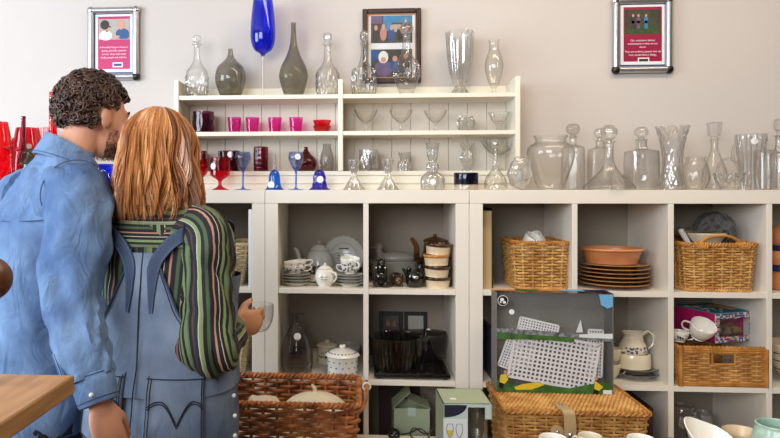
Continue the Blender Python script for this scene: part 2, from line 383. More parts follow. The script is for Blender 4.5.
snap_poster(612, 671, -2, 73, 'silver framed maroon poster of three standing people on the wall above the decanters', 'maroon', sc_right,
    [('Our volunteers behind', .0112, .37), ('achievement is what we are', .0112, .31), ('about.', .0112, .25), ('They are ordinary people who do', .0112, .165), ('truly extraordinary things.', .0112, .105)], (.02, 1))
def photo_frame():
    Y = .375; a, b, c, d = px_rect(362.5, 421, 8.5, 83, Y); w, h = b-a, d-c
    t = thing('picture_frame', 'dark brown picture frame with two group photographs on the wall above the hutch', 'picture', ((a+b)/2, .391, c))
    g = G(); f = .022
    for s in (-1, 1): g.bb(min(s*w/2, s*(w/2-f)), max(s*w/2, s*(w/2-f)), -.022, 0, 0, h)
    g.bb(-w/2+f, w/2-f, -.022, 0, 0, f); g.bb(-w/2+f, w/2-f, -.022, 0, h-f, h); g.build('frame', 'frame_brown', t, bevel=.004)
    g = G(); k = f+.004
    for s in (-1, 1): g.bb(min(s*(w/2-f), s*(w/2-k)), max(s*(w/2-f), s*(w/2-k)), -.016, -.002, f, h-f)
    g.bb(-w/2+k, w/2-k, -.016, -.002, f, k); g.bb(-w/2+k, w/2-k, -.016, -.002, h-k, h-f); g.build('inner_trim', 'gilt', t, smooth=0)
    g = G(); g.bb(-w/2+f, w/2-f, -.008, -.003, f, h-f); mt = g.build('mount', 'poster_white', t, smooth=0)
    iw, ih = w-2*k, h-2*k; y = -.009
    for zb, zt, up in ((k+ih*.55, k+ih*.985, 1), (k+.002, k+ih*.45, 0)):
        x0, x1 = -iw/2+.012, iw/2-.012; hh = zt-zb; ww = x1-x0
        g = G(); g.bb(x0, x1, y, -.008, zb, zt); ph = g.build('photograph', 'photo_dark', mt, smooth=0)
        g = G()
        if up: g.bb(x0+ww*.3, x1, y-.0004, y, zb+hh*.74, zt); g.bb(x0+ww*.3, x0+ww*.5, y-.0004, y, zb+hh*.45, zb+hh*.74)
        else: g.bb(x0, x0+ww*.18, y-.0004, y, zb+hh*.6, zt)
        g.build('photo_shopfront', 'photo_cyan' if up else 'photo_blue', mt, smooth=0)
        g = G(); g.bb(x0, x0+ww*.28, y-.0005, y, zb+hh*.72, zt) if up else disc(g, x0+ww*.3, zb+hh*.3, ww*.22, hh*.3, y-.0005, y); g.build('photo_figure', 'photo_purple', mt, smooth=0)
        g = G(); g.bb(x0+ww*.52, x0+ww*.72, y-.0004, y, zb+hh*.4, zb+hh*.68) if up else disc(g, x0+ww*.9, zb+hh*.3, ww*.08, hh*.24, y-.0004, y); g.build('photo_window', 'photo_grey', mt, smooth=0)
        for q, (xx, zz, m) in enumerate(((.12, .3, 'photo_hair'), (.3, .34, 'photo_coral'), (.5, .3, 'photo_blue'), (.7, .32, 'photo_hair'), (.88, .3, 'photo_hair')) if up else ((.3, .72, 'photo_white'), (.58, .42, 'photo_blue'), (.84, .5, 'photo_hair'))):
            g = G(); disc(g, x0+ww*xx, zb+hh*zz, ww*(.08 if up else .12), hh*(.26 if up else .22), y-.0008-.0001*q, y); g.build('photo_figure', m, mt, smooth=0)
            g = G(); disc(g, x0+ww*xx, zb+hh*(zz+(.26 if up else .24 if q else -.1)), ww*(.04 if up else .06), hh*.1, y-.0012-.0001*q, y); g.build('photo_face', 'photo_skin', mt, smooth=0)
    g = G(); g.bb(-w/2+f, w/2-f, -.0125, -.0118, f, h-f); g.build('glass_pane', 'thin_clear', t, smooth=0)
photo_frame()
# ------------------------------------------------------------------ low bench, display table, tall counter
BZ = .55
def bench():
    t = thing('display_bench', 'low pale bench in front of the cube shelves carrying the hampers', 'bench', (.35, -.235, 0))
    g = G(); g.bb(-1.12, 1.15, -.225, .225, BZ-.03, BZ); g.build('bench_top', 'bench_top', t, bevel=.003)
    for x in (-1.05, 0, 1.08):
        for y in (-.19, .19):
            g = G(); g.bb(x-.022, x+.022, y-.022, y+.022, 0, BZ-.03); g.build('leg', 'bench_top', t, bevel=.003)
    g = G(); g.bb(-1.03, 1.06, .18, .2, BZ-.1, BZ-.03); g.bb(-1.03, 1.06, -.2, -.18, BZ-.1, BZ-.03); g.build('apron', 'bench_top', t, bevel=.002)
bench()
TZ = .735
def display_table():
    t = thing('display_table', 'wooden display table in front of the bench carrying the mugs and the cream dish', 'table', (.95, -1.06, 0))
    g = G(); g.bb(-.62, .62, -.36, .36, TZ-.028, TZ); g.build('table_top', 'tan_wood', t, bevel=.004)
    for x in (-.57, .57):
        for y in (-.31, .31):
            g = G(); g.bb(x-.025, x+.025, y-.025, y+.025, 0, TZ-.028); g.build('leg', 'tan_wood', t, bevel=.003)
    g = G(); g.bb(-.55, .55, -.32, -.3, TZ-.11, TZ-.028); g.bb(-.55, .55, .3, .32, TZ-.11, TZ-.028); g.build('apron', 'tan_wood', t, bevel=.002)
display_table()
def counter():
    c = W(75, 375, 1.0); z = c.z
    t = thing('tall_table', 'tall tan wooden table with a sharp corner close to the camera', 'table', (c.x, c.y, 0))
    g = G(); g.bb(-.62, 0, -.52, 0, z-.028, z); g.build('table_top', 'tan_wood', t, bevel=.003)
    for x in (-.58, -.42):
        for y in (-.48, -.06):
            g = G(); g.bb(x-.025, x+.025, y-.025, y+.025, 0, z-.028); g.build('leg', 'tan_wood', t, bevel=.003)
    k = W(-12, 279, .95)
    t2 = thing('wooden_finial', 'round brown turned wooden knob on a stem standing on the tall table', 'ornament', (k.x, k.y, z))
    h = k.z-z; r = .0335
    g = G(); g.lathe(catmull([(0, 0), (.012, 0), (.012, .008), (.01, .018), (.009, .03), (.008, h-r-.01), (.012, h-r+.003)], 3)); g.build('stem', 'brown_wood', t2)
    g = G(); g.ell((0, 0, h), (r, r, r*.98), nu=28, nv=18); g.build('knob', 'brown_wood', t2)
counter()
# ------------------------------------------------------------------ glassware
def flute(n, a): return lambda t, z: 1+1.8*a*(abs(cos(n*t/2))*2-1)*(1+.35*sin(z*30))
def diamond(n, k, a, lo=0, hi=1):
    def f(t, z):
        if z < lo or z > hi: return 1
        return 1+2.6*a*(abs(sin(n*t/2+k*z))+abs(sin(n*t/2-k*z))-1)
    return f
def facets(n):
    def f(t, z):
        w = 2*pi/n; q = (t % w)-w/2; return cos(w/2)/cos(q)
    return f
def square(e=6):
    def f(t, z): c, s = abs(cos(t)), abs(sin(t)); return 1/((c**e+s**e)**(1/e))
    return f
def scallop(n, a, lo=.8): return lambda t, z: 1+(a*abs(sin(n*t/2))*max(0, (z-lo)/(1-lo)))
def conv(px, Y, z0, prof):
    """profile in photo pixels -> metres above the surface at z0"""
    s = SC(px, Y); yb = max(p[1] for p in prof); yt = min(p[1] for p in prof); zt = ZP(px, yt, Y)-z0
    return [(p[0]*s, (yb-p[1])/(yb-yt)*zt) for p in prof], s
def wallprof(pr, cav, th, k):
    out = catmull(pr, k)
    if cav is None: return out
    zc = pr[cav][1]; inner = []
    for r, z in reversed(out):
        if z < zc: break
        if r-th > .001: inner.append((r-th, z if z > zc+th else zc+th))
    if not inner: return out
    return out+inner+[(0, max(inner[-1][1]-th*.3, zc+th*.6))]
def glass(name, label, cat, px, Y, z0, prof, m='clear', cav=None, th=.0022, k=4, fn=None, seg=36, stopper=None, sm='crystal', sfn=None, group=None, stickers=(), stem=None, extra=None, rz=0, part='body', squash=1):
    """prof runs bottom->top as (half width px, y px); cav = index where the hollow starts"""
    allp = prof+(stopper or []); pr, s = conv(px, Y, z0, allp)
    body = pr[:len(prof)]; stp = pr[len(prof):]
    loc = (PX(px, Y), Y, z0); multi = bool(stopper or stickers or stem or extra)
    root = thing(name, label, cat, loc, rz, group) if multi else None
    def mk(pp, nm, mm, f, cv, par):
        g = G(); w = wallprof(pp, cv, th, k); g.lathe(w, seg, fn=f, sy=squash); o = g.build(nm, mm, par, None if par else loc, smooth=50 if f is None else 28)
        if not par: o.rotation_euler = (0, 0, rz)
        return o
    if stem:   # lower part of other colour: profile index split
        mk([(0, body[0][1])]+body[:stem[0]+1]+[(0, body[stem[0]][1])], 'stem', stem[1], None, None, root)
        o = mk([(0, body[stem[0]][1]+.0004)]+[(r, z+.0004) for r, z in body[stem[0]:]], 'bowl', m, fn, (cav-stem[0]+1) if cav is not None else None, root)
    else:
        o = mk([(0, body[0][1])]+body, part if multi else name, m, fn, cav+1 if cav is not None else None, root)
    if stopper: mk([(0, stp[0][1])]+stp+[(0, stp[-1][1])], 'stopper', sm, sfn, None, root)
    for dx, py, r in stickers:
        z = ZP(px, py, Y)-z0; rr = 0
        for (ra, za), (rb, zb) in zip(body, body[1:]):
            if za <= z <= zb and zb > za: rr = ra+(rb-ra)*(z-za)/(zb-za)
        x = dx*s; y = -sqrt(max(rr*rr-x*x, 0))*squash-.001
        g = G(); g.tube([(0, 0, 0), (0, .0012, 0)], r*s, 18)
        g.build('price_sticker', 'label_white', root, (x, y-.002, z), (0, 0, atan2(x, -y) if rr else 0))
    if extra: extra(root, body, s)
    if not multi: tag(o, label, cat, group)
    return root or o
YT = .275     # on the hutch
z = ZT+hz[2]
def dec(px, w, y0, yn, yb, ys): # decanter: body half width w, top of stopper ys, neck bottom yn, lip, base yb
    return None
glass('decanter', 'clear cut-glass decanter with stopper at the left end of the hutch top', 'decanter', 197, YT, z, [(9, 94), (10.4, 92), (10.8, 82), (10.6, 70), (7, 65), (3.6, 58), (3, 48), (3.2, 45), (5, 44), (4.6, 43)], cav=1, fn=diamond(18, 12, .05, .08, .4), seg=72, stopper=[(2.4, 46), (2.4, 43), (4, 41), (4.3, 37.5), (2.6, 35.5)], sfn=facets(8))
glass('bottle_vase', 'squat smoky grey glass vase with a short neck on the hutch', 'vase', 230.5, YT, z, [(9, 94), (11, 91.5), (15, 80), (15.2, 73), (13, 66), (7, 60.5), (3.4, 56), (2.4, 50), (2.6, 49)], 'smoke', cav=1)
glass('wine_goblet', 'giant royal blue goblet with a tall clear stem on the hutch', 'goblet', 263, YT, z, [(9, 94.5), (8, 93.8), (1.6, 92.5), (1.2, 86), (1.3, 62), (1.7, 54.5), (3.2, 52), (8.4, 49), (11.4, 43), (12.6, 34), (11.9, 19), (9.8, .5), (9.4, 0)], 'royal_blue', cav=6, stem=(5, 'clear'))
glass('bottle_vase', 'tall teardrop smoky grey glass bottle vase on the hutch', 'vase', 293.5, YT, z, [(8, 94), (10, 91), (14, 78), (14.3, 72), (12, 64), (7, 54), (4, 45), (2.8, 34), (2.5, 24), (2.7, 23)], 'smoke', cav=1)
glass('decanter', 'clear cut-glass decanter with stopper between the tall smoky vase and the hutch divider', 'decanter', 327.5, YT, z, [(9.5, 94), (10.8, 92), (11.2, 82), (10.6, 70), (6.6, 65), (4, 58), (3.4, 48), (3.4, 45), (5, 44), (4.6, 43)], cav=1, fn=diamond(14, 14, .05, .08, .45), seg=72, stopper=[(2.4, 45), (2.4, 43), (3.6, 41), (4.4, 37), (4, 34), (3, 33)], sfn=facets(6))
glass('decanter', 'clear herringbone-cut decanter standing in front of the dark picture frame edge', 'decanter', 364, YT, z, [(10, 93), (11.6, 91), (12, 80), (11, 68), (6.5, 64.5), (4, 58), (3, 48), (3, 44.5), (4.4, 43.5), (4, 42)], cav=1, fn=diamond(16, 10, .06, .08, .5), seg=72, stopper=[(2.2, 44), (2.2, 42), (4.2, 39), (4.4, 34), (2.6, 31)], sfn=facets(7))
glass('decanter', 'footed clear cut decanter with a mushroom stopper in front of the picture', 'decanter', 406.5, YT, z, [(10, 93), (9, 92), (7, 89.5), (9, 86), (12.6, 76), (13.2, 70), (11.4, 62), (7, 56), (5, 50), (4, 42), (3.8, 36), (4.8, 35)], cav=3, fn=diamond(16, 10, .045, .3, .6), seg=72, stopper=[(3, 37), (3, 34), (6, 31), (7, 27.5), (5, 24), (2, 22), (2.4, 19.5), (1, 17)])
glass('vase', 'tall scalloped cut-glass vase on the hutch top right of the picture', 'vase', 460, YT, z, [(10, 92), (9, 90.5), (6, 86), (5.6, 84), (8, 78), (11, 65), (13, 48), (13.4, 36), (13.2, 32)], 'crystal', cav=3, fn=lambda t, zz: (1+.05*cos(10*t))*(1+.03*max(0, zz-.85)*7*cos(8*t)), seg=80)
glass('urn_vase', 'small clear urn-shaped glass vase at the right end of the hutch top', 'vase', 494, YT, z, [(6, 92), (5, 91), (2, 88.5), (2, 86), (5, 82), (8.4, 70), (9, 63), (7.6, 56), (5, 49), (4.8, 43), (6, 40)], 'clear', cav=4)
z = ZT+hz[1]
glass('tumbler', 'dark plum moulded glass pot on the left of the middle hutch shelf', 'glass', 203.5, YT, z, [(9.4, 132), (10.2, 130), (10.4, 114), (10.4, 112)], 'plum', cav=0, th=.003, fn=diamond(8, 7, .04, .1, .9), seg=64)
for x, w in ((234.5, 'farthest left, beside the plum pot'), (252.5, 'second from the plum pot'), (275, 'third from the plum pot'), (296, 'beside the red bowls')):
    glass('tumbler', 'hot pink glass tumbler on the middle hutch shelf, '+w, 'glass', x, YT, z, [(5, 132), (5.6, 131), (7, 119), (7, 118)], 'hot_pink', cav=0, fn=lambda t, zz: 1+.02*sin(zz*26), k=6, group='hot pink tumblers')
glass('bowl', 'small scarlet glass bowl, lower one of the stack beside the pink tumblers', 'bowl', 322, YT, z, [(5.5, 132), (7, 131), (9, 126.5), (9, 126)], 'scarlet', cav=0)
glass('bowl', 'small scarlet glass bowl, upper one of the stack beside the pink tumblers', 'bowl', 322, YT, z+.0215, [(5.5, 126), (7, 125), (9, 121), (9, 120.5)], 'scarlet', cav=0)
for x, w in ((366, 'nearest the hutch divider'), (401, 'second from the divider'), (435.5, 'third from the divider')):
    glass('coupe_glass', 'clear coupe glass on a short stem, '+w, 'glass', x, YT, z, [(6.6, 132), (6, 131.3), (1.4, 129.8), (1.2, 124.5), (3, 122.5), (8.5, 117), (11, 112), (11.6, 110)], 'clear', cav=4, fn=lambda t, zz: 1+.02*cos(12*t)*(zz > .35), seg=48, group='coupe glasses')
glass('bowl', 'small round cut-crystal bowl between the coupes and the sundae dish', 'bowl', 466, YT, z, [(5, 132), (6.4, 131), (8, 126), (8.2, 122), (6.6, 118), (6.6, 116.5)], 'crystal', cav=1, fn=diamond(12, 8, .06), seg=64)
glass('sundae_dish', 'clear flared sundae dish on a low foot at the end of the middle hutch shelf', 'glass', 499, YT, z, [(7, 132), (6, 131.2), (2.4, 129), (2.4, 126), (6, 122), (9, 116.5), (9.4, 114), (11, 112.5)], 'clear', cav=4, fn=flute(14, .03), seg=56)
z = ZT+hz[0]
glass('tumbler', 'dark red square glass tumbler half hidden by the woman', 'glass', 200, .29, z, [(5, 170), (6.5, 169), (6.8, 153), (6.8, 151)], 'deep_red', cav=0, th=.003, fn=square(5))
glass('ashtray', 'low dark red square glass dish with a white sticker behind the blue wine glass', 'dish', 229.5, .3, z, [(9.6, 170), (10.2, 168), (10.4, 152.5), (10.4, 151.5)], 'plum', cav=0, th=.003, fn=square(5), stickers=[(3, 155, 3)], rz=0)
glass('tumbler', 'dark red hobnail tumbler on the lowest hutch shelf', 'glass', 261, YT, z, [(6.4, 171), (7, 169), (7.2, 158), (7, 148), (6.6, 147)], 'deep_red', cav=0, th=.003, fn=lambda t, zz: 1+.05*abs(sin(6*t))*abs(sin(zz*pi*5)), k=10, seg=72)
glass('bud_vase', 'squat dark red glass bud vase with a thin neck', 'vase', 306, .29, z, [(7, 171), (9, 169.5), (11, 163), (9.4, 158), (5, 154), (2.4, 150.5), (2, 147.5), (2.6, 147)], 'deep_red', cav=1)
glass('vase', 'clear to smoke tinted ovoid vase beside the hutch divider', 'vase', 327, YT, z, [(4.5, 171), (6, 170), (7, 163), (6.6, 156), (4.6, 149), (4.2, 146), (5, 144)], 'smoke_light', cav=1)
glass('tumbler', 'clear cut-glass whisky tumbler beside the hutch divider', 'glass', 368.5, YT, z, [(8.4, 171), (9, 169), (9.4, 152), (9.5, 149.5)], 'crystal', cav=1, th=.003, fn=diamond(14, 6, .05, .05, .6), seg=72)
glass('vase', 'small flared cut-glass posy vase behind the second candlestick', 'vase', 404.5, YT, z, [(6, 171), (6.4, 168), (6.4, 163), (4, 160), (4.4, 157.5), (6, 153), (6.5, 152)], 'crystal', cav=3, fn=flute(10, .05), seg=60)
glass('thistle_vase', 'small thistle-shaped cut-glass vase behind the dark candle holder', 'vase', 467, YT, z, [(5, 168), (4, 166.5), (2.4, 165), (5.4, 160), (6.4, 155), (4, 150.5), (5.6, 146), (7.6, 143)], 'crystal', cav=3, fn=flute(10, .06), seg=60)
glass('compote', 'wide clear glass dish on a stem at the right of the lowest hutch shelf', 'dish', 498, .3, z, [(8, 171), (7, 170), (2, 167), (2, 158), (4, 155), (11, 150), (15, 144), (16.4, 140.5)], 'clear', cav=4, fn=scallop(16, .04, .7), seg=64)
# ------------------------------------------------------------------ front row on the unit tops
YF = .085; z = ZT
glass('goblet', 'ruby red goblet half hidden behind the hair of the woman', 'goblet', 199, YF+.04, z, [(6, 190), (5, 189), (1.6, 186), (1.6, 180), (5, 177), (8.6, 172), (9, 163), (8.8, 160)], 'ruby', cav=4)
glass('goblet', 'ruby red goblet with a white sticker beside the pale blue wine glass', 'goblet', 220, YF, z, [(8.4, 191), (7, 189.8), (2.2, 187), (2, 182), (4.6, 179.5), (9, 176.5), (9.8, 174), (9.8, 159), (9.6, 158)], 'ruby', cav=5, stickers=[(-5, 166.5, 3.2)])
def wine(px, label, st): glass('wine_glass', label, 'wine glass', px, YF, z, [(8, 191), (7, 190.2), (1.4, 188.8), (1.1, 180), (1.4, 171.5), (4, 168), (7, 161.5), (7.8, 158), (7, 153), (6.8, 152)], 'pale_blue', cav=5, stem=(5, 'stem_blue'), group='blue stemmed wine glasses', stickers=st)
wine(243, 'pale blue wine glass with a blue stem next to the ruby goblet', [])
wine(296, 'pale blue wine glass with a blue stem between the two blue bells', [(2.5, 157, 3)])
def bell(px, label, m, top, st, fn=None):
    glass('glass_bell', label, 'bell', px, YF, z, [(9.2, 191), (7.6, 188.4), (6.2, 184), (5.7, 177), (4.2, 172.5), (1.6, 170.2)], m, cav=0, th=.0018, fn=fn, stopper=[(2, 170), (2.6, 167), (1.5, 164), (2.2, 160.5), (1.4, 157.5), (1.6, 155), (.6, top)], sm='clear', stickers=st, seg=48, k=5)
bell(274.5, 'blue glass bell with a clear twisted handle and round white sticker', 'bell_blue', 154, [(-2.5, 185, 3.6)])
bell(319.5, 'cobalt violet cut-glass bell with a clear handle beside the hutch divider', 'bell_cobalt', 152, [(1, 179.5, 3.4)], diamond(12, 5, .05))
def candle(px, label):
    glass('candlestick', label, 'candlestick', px, YF, z, [(9.6, 191), (9, 189), (6, 183), (3.2, 178), (2.6, 174), (3.6, 170), (4, 166), (5.6, 161.5), (5.6, 160), (3.2, 160), (3, 166)], 'crystal', cav=None, fn=flute(8, .05), seg=64, group='pair of glass candlesticks', stickers=[(1, 182, 2.6)])
candle(354, 'clear moulded glass candlestick standing nearer the cobalt bell'); candle(388, 'clear moulded glass candlestick standing nearer the thistle-shaped vase')
glass('thistle_vase', 'tall thistle-shaped crystal vase with a waist and bulbous base', 'vase', 432.5, YF, z, [(9.6, 191), (11, 188), (11.6, 182), (9, 175.5), (5, 172), (6, 169), (5.4, 164.5), (3.6, 162), (5.2, 156), (5.6, 149), (6.8, 144), (7, 143)], 'crystal', cav=1, fn=flute(9, .045), seg=72, stickers=[(-1, 182, 2.8)])
def collar(root, body, s):
    g = G(); g.lathe([(11.9*s, .022), (12.1*s, .024), (12.1*s, .066), (11.9*s, .068), (10.6*s, .068), (10.6*s, .024)], 36, closed=True); g.build('dark_band', 'indigo', root)
glass('candle_holder', 'glass candle holder with a dark indigo upper half on the unit top', 'candle holder', 466, YF, z, [(11, 191), (11.6, 189), (11.6, 174), (11.4, 173)], 'clear', cav=1, th=.003, extra=collar)
glass('decanter', 'conical clear decanter with a long neck beside the lump of glass', 'decanter', 495.5, YF, z, [(9.6, 191), (10.6, 189), (10, 181), (6.6, 174), (3.4, 169), (2.4, 160), (2.3, 152), (3.4, 149)], 'clear', cav=1, fn=diamond(10, 6, .04, .05, .4), seg=60, stopper=[(2, 151), (2, 148.5), (4.4, 145.5), (4, 141), (2, 139.5)], sfn=facets(8))
def iceberg():
    px = 520; s = SC(px, YF); g = G(); g.ell((0, 0, 16.8*s), (12*s, 7*s, 16.8*s), nu=36, nv=24)
    for i, p in enumerate(g.v):
        n = noise.noise(V(p)*38)*.16; v = V(p)-V((0, 0, 16.8*s)); v *= 1+n; g.v[i] = (v.x, v.y, max(0, v.z+16.8*s))
    o = g.build('glass_lump', 'ice', None, (PX(px, YF), YF, ZT), smooth=40); tag(o, 'rough arched lump of icy glass on the unit top', 'ornament')
    g = G(); g.ell((0, 0, 0), (5*s, 3*s, 8*s)); h = g.build('inclusion', 'label_white', o, (0, .004, 14*s))
    h.scale = (.5, .4, .6)
iceberg()
glass('vase', 'large round-shouldered clear glass vase with a rolled collar', 'vase', 550.5, YF+.02, z, [(11, 191), (12, 189.5), (17, 177), (21.5, 163), (23, 153), (21, 146.5), (15.5, 143), (14.6, 139.5), (16.5, 136.5), (16, 135.5)], 'clear', cav=1, seg=48)
glass('decanter', 'clear square-bodied decanter with a smoky ball stopper behind the round vase', 'decanter', 573, .26, z, [(10, 190), (11.5, 189), (11.6, 152), (10, 147), (4.2, 144.5), (3.6, 138), (5, 136)], 'clear', cav=1, fn=facets(8), stopper=[(2.6, 138), (2.6, 135), (5.2, 133.2), (6.6, 130), (6.2, 126.5), (3.4, 124)], sm='smoke_light')
glass('decanter', "ship's decanter with a wide base and faceted ball stopper", 'decanter', 609, YF, z, [(22.5, 191), (23.6, 189), (23, 186.5), (16, 180), (8, 170.5), (4.6, 160), (4.4, 147), (4.6, 144), (6.4, 142)], 'clear', cav=1, fn=diamond(22, 9, .022, .03, .5), seg=96, k=6, stopper=[(3, 144), (3, 141), (5, 139), (8.2, 134.5), (8.2, 130), (4.6, 126), (3, 125.2)], sfn=facets(8))
glass('decanter', "plain square decanter with a ball stopper behind the ship's decanter", 'decanter', 600, .27, z, [(9, 190), (10, 189), (10, 154), (8.5, 149), (4, 146.5), (3.6, 141.5), (4.6, 140)], 'clear', cav=1, fn=square(7), stopper=[(2.6, 141), (2.6, 138.5), (5.6, 135), (5.8, 131), (3.4, 128.6)])
glass('decanter', 'square cut-glass whisky decanter with a ball stopper and white stickers', 'decanter', 641.5, YF+.03, z, [(12, 191), (13, 189.5), (13.4, 156), (12, 151.5), (5, 149), (4.4, 141), (5.4, 139.5)], 'crystal', cav=1, fn=lambda t, zz: square(7)(t, zz)*(diamond(20, 16, .02, .06, .55)(t, zz)), seg=96, k=7, stopper=[(3, 141), (3, 138.5), (6.4, 134.5), (6.6, 130.5), (4, 127.2)], sfn=facets(9), stickers=[(-6, 157, 2.4), (-4, 178, 3)])
glass('vase', 'tall flared cut-crystal vase with a star-cut base', 'vase', 672.5, YF, z, [(10, 191), (10.6, 188), (10, 178), (9, 164), (10, 150), (12.6, 136), (15.4, 127.6), (15.4, 126.5)], 'crystal', cav=1, th=.004, fn=lambda t, zz: (1+.06*(abs(sin(6*t+14*zz))+abs(sin(6*t-14*zz))-1))*(1+.03*cos(6*t)*max(0, zz-.8)*5), seg=84, k=6)
glass('globe_vase', 'round globe-shaped clear glass vase between the flared vase and the bottle decanter', 'vase', 695.5, YF, z, [(8, 191), (9, 190), (12, 182), (12.6, 174), (11, 166), (8.6, 160), (10, 157)], 'clear', cav=1, fn=diamond(14, 5, .02, .1, .5), seg=60)
glass('decanter', 'slim bottle-shaped decanter with a square stopper behind the glass basket', 'decanter', 714.5, .21, z, [(11, 190), (11.6, 188), (11, 172), (7, 160), (3.6, 150), (3.4, 142), (4.4, 139.5)], 'clear', cav=1, stopper=[(2.8, 140), (2.8, 136.5), (4.6, 135), (5.2, 126), (5.2, 122.4)], sfn=square(8), seg=48)
def handle_fn(root, body, s):
    g = G(); g.tube(catmull([(-12*s, 0, 15*s), (-9*s, 0, 26*s), (0, 0, 31*s), (9*s, 0, 26*s), (12*s, 0, 15*s)], 6), 1.5*s, 8); g.build('handle', 'crystal', root)
glass('glass_basket', 'small cut-crystal basket with an arched handle', 'basket', 729, YF-.03, z, [(7, 191), (8, 189), (11.6, 183), (14, 175), (14.6, 173)], 'crystal', cav=1, th=.004, fn=lambda t, zz: (1+.09*(abs(sin(5*t+7*zz))+abs(sin(5*t-7*zz))-1))*(1+.06*cos(8*t)*zz), seg=80, k=7, extra=handle_fn, squash=.7)
def jug_handle(root, body, s):
    g = G(); g.tube(catmull([(-9*s, 0, 46*s), (-16*s, 0, 44*s), (-17*s, 0, 32*s), (-9*s, 0, 16*s)], 6), 1.5*s, 8); g.build('handle', 'crystal', root)
glass('jug', 'tall cut-crystal jug with a white sticker behind the glass basket', 'jug', 751, .17, z, [(9, 191), (10, 189), (9.4, 180), (10, 166), (12, 150), (13, 138), (13.4, 134.5)], 'crystal', cav=1, th=.003, fn=flute(14, .04), seg=84, extra=jug_handle, stickers=[(-4, 142, 3)])
glass('glass_jar', 'plain ribbed square glass jar with flat shoulders at the right of the jug', 'jar', 765.5, YF, z, [(7, 191), (8, 189.5), (8.2, 154), (7, 151), (5, 150)], 'clear', cav=1, fn=square(7))
glass('decanter', 'clear decanter with a tall stopper at the far right end', 'decanter', 779, YF+.05, z, [(8, 191), (9, 189), (9, 158), (5, 152), (3.4, 146), (3.6, 137), (7, 136)], 'crystal', cav=1, stopper=[(3, 138), (3, 132), (5.4, 128), (5.4, 122), (3, 119)], sfn=facets(6))
# ------------------------------------------------------------------ red glass at the left end
glass('balloon_vase', 'big ruby red balloon glass at the left edge of the shelf top', 'vase', 0, .1, z, [(9, 191), (8, 190), (2.4, 187), (2.4, 182), (8, 179), (13, 170), (13.4, 158), (10, 136), (7.6, 122)], 'scarlet', cav=4, seg=40)
glass('vase', 'wide ruby red bell-shaped vase with a white sticker behind the dark bottle', 'vase', 27.5, .26, z, [(9, 191), (11, 190), (15, 178), (16, 168), (14.6, 150), (11.4, 131), (10.6, 128)], 'ruby', cav=1, stickers=[(8, 147, 2.5)])
glass('bottle', 'slim dark red glass bottle in front of the bell-shaped red vase', 'bottle', 23.5, .15, z, [(5, 191), (6, 189), (6, 165), (3.4, 150), (2.4, 138), (2.2, 118), (2.6, 117)], 'deep_red', cav=1)
glass('candlestick', 'red glass candlestick with a clear drip pan at the left', 'candlestick', 12, .06, z, [(8, 191), (7, 190), (2, 186), (1.8, 158), (3, 153), (8, 149), (8.4, 147.5), (2, 146.5), (2.4, 142), (2.4, 138)], 'ruby', cav=None)
glass('vase', 'tall straight red glass cylinder vase behind the head of the man', 'vase', 53, .12, z, [(5.4, 191), (5.8, 189), (4.6, 150), (3.4, 96), (3.6, 95)], 'scarlet', cav=1)
glass('tumbler', 'pale pink glass tumbler behind the shoulder of the man', 'glass', 43.5, .3, z, [(4.4, 190), (5, 188), (5.4, 160), (5.8, 130), (5.8, 128.5)], 'rose', cav=1)
def green_jug(root, body, s):
    for d in (-1, 1):
        g = G(); g.tube(catmull([(d*4*s, 0, 38*s), (d*9.4*s, 0, 36*s), (d*9.6*s, 0, 28*s), (d*8*s, 0, 24*s)], 5), 1.3*s, 8); g.build('handle', 'bottle_green', root)
glass('jar', 'green glass two-handled jar in front of the red vase', 'jar', 30, .05, z, [(7, 191), (8, 189), (9, 178), (8, 165), (5, 158), (3.4, 154), (4.4, 150), (4.4, 149)], 'bottle_green', cav=1, extra=green_jug)
glass('vase', 'royal blue glass vase between the heads of the couple', 'vase', 106, YF, z, [(8, 191), (9, 188), (9.5, 180), (7, 172), (7.4, 166), (8, 164)], 'royal_blue', cav=1)
# ------------------------------------------------------------------ china and ornaments in the cubes
def lathe_obj(name, prof, m, parent=None, loc=None, seg=36, k=4, fn=None, rot=None, sy=1, smooth=45):
    g = G(); g.lathe(catmull(prof, k), seg, fn=fn, sy=sy); return g.build(name, m, parent, loc, rot, smooth)
def handle(parent, m, pts, r, name='handle', flat=1.4):
    g = G(); g.tube(catmull([tuple(p) for p in pts], 6), r, 8, flat=flat); return g.build(name, m, parent)
def cprof(r, h, th=.003, foot=.55): return [(0, 0), (r*foot, 0), (r*foot, .004), (r*.8, h*.3), (r*.97, h*.7), (r, h), (r-th, h), (r*.94-th, h*.68), (r*.76-th, h*.32), (r*foot-th, .009), (0, .008)]
def motif(g, r, z, a0, n, sz):
    for i in range(n):
        a = a0+R.uniform(-.5, .5); zz = z+R.uniform(-sz, sz); p = V((r*cos(a), r*sin(a), zz)); nrm = V((cos(a), sin(a), 0))
        g.ell(p, (sz*R.uniform(.25, .5),)*3, nu=6, nv=4)
def cup(name, label, cat, loc, r, h, m, ha=0, pr=None, group=None, tilt=None, mz=None):
    t = thing(name, label, cat, loc, group=group, rot=tilt)
    lathe_obj('cup_body', cprof(r, h), m, t)
    c, s_ = cos(ha), sin(ha); q = [(r*.93, h*.85), (r*1.4, h*.85), (r*1.5, h*.55), (r*1.2, h*.28), (r*.8, h*.25)]
    handle(t, m, [(a*c, a*s_, b) for a, b in q], .0032)
    if pr:
        g = G()
        for a0 in (-pi/2-.4, -pi/2+.6): motif(g, r*.92, h*.55, a0, 9, .008)
        g.build('printed_motif', pr, t)
    return t
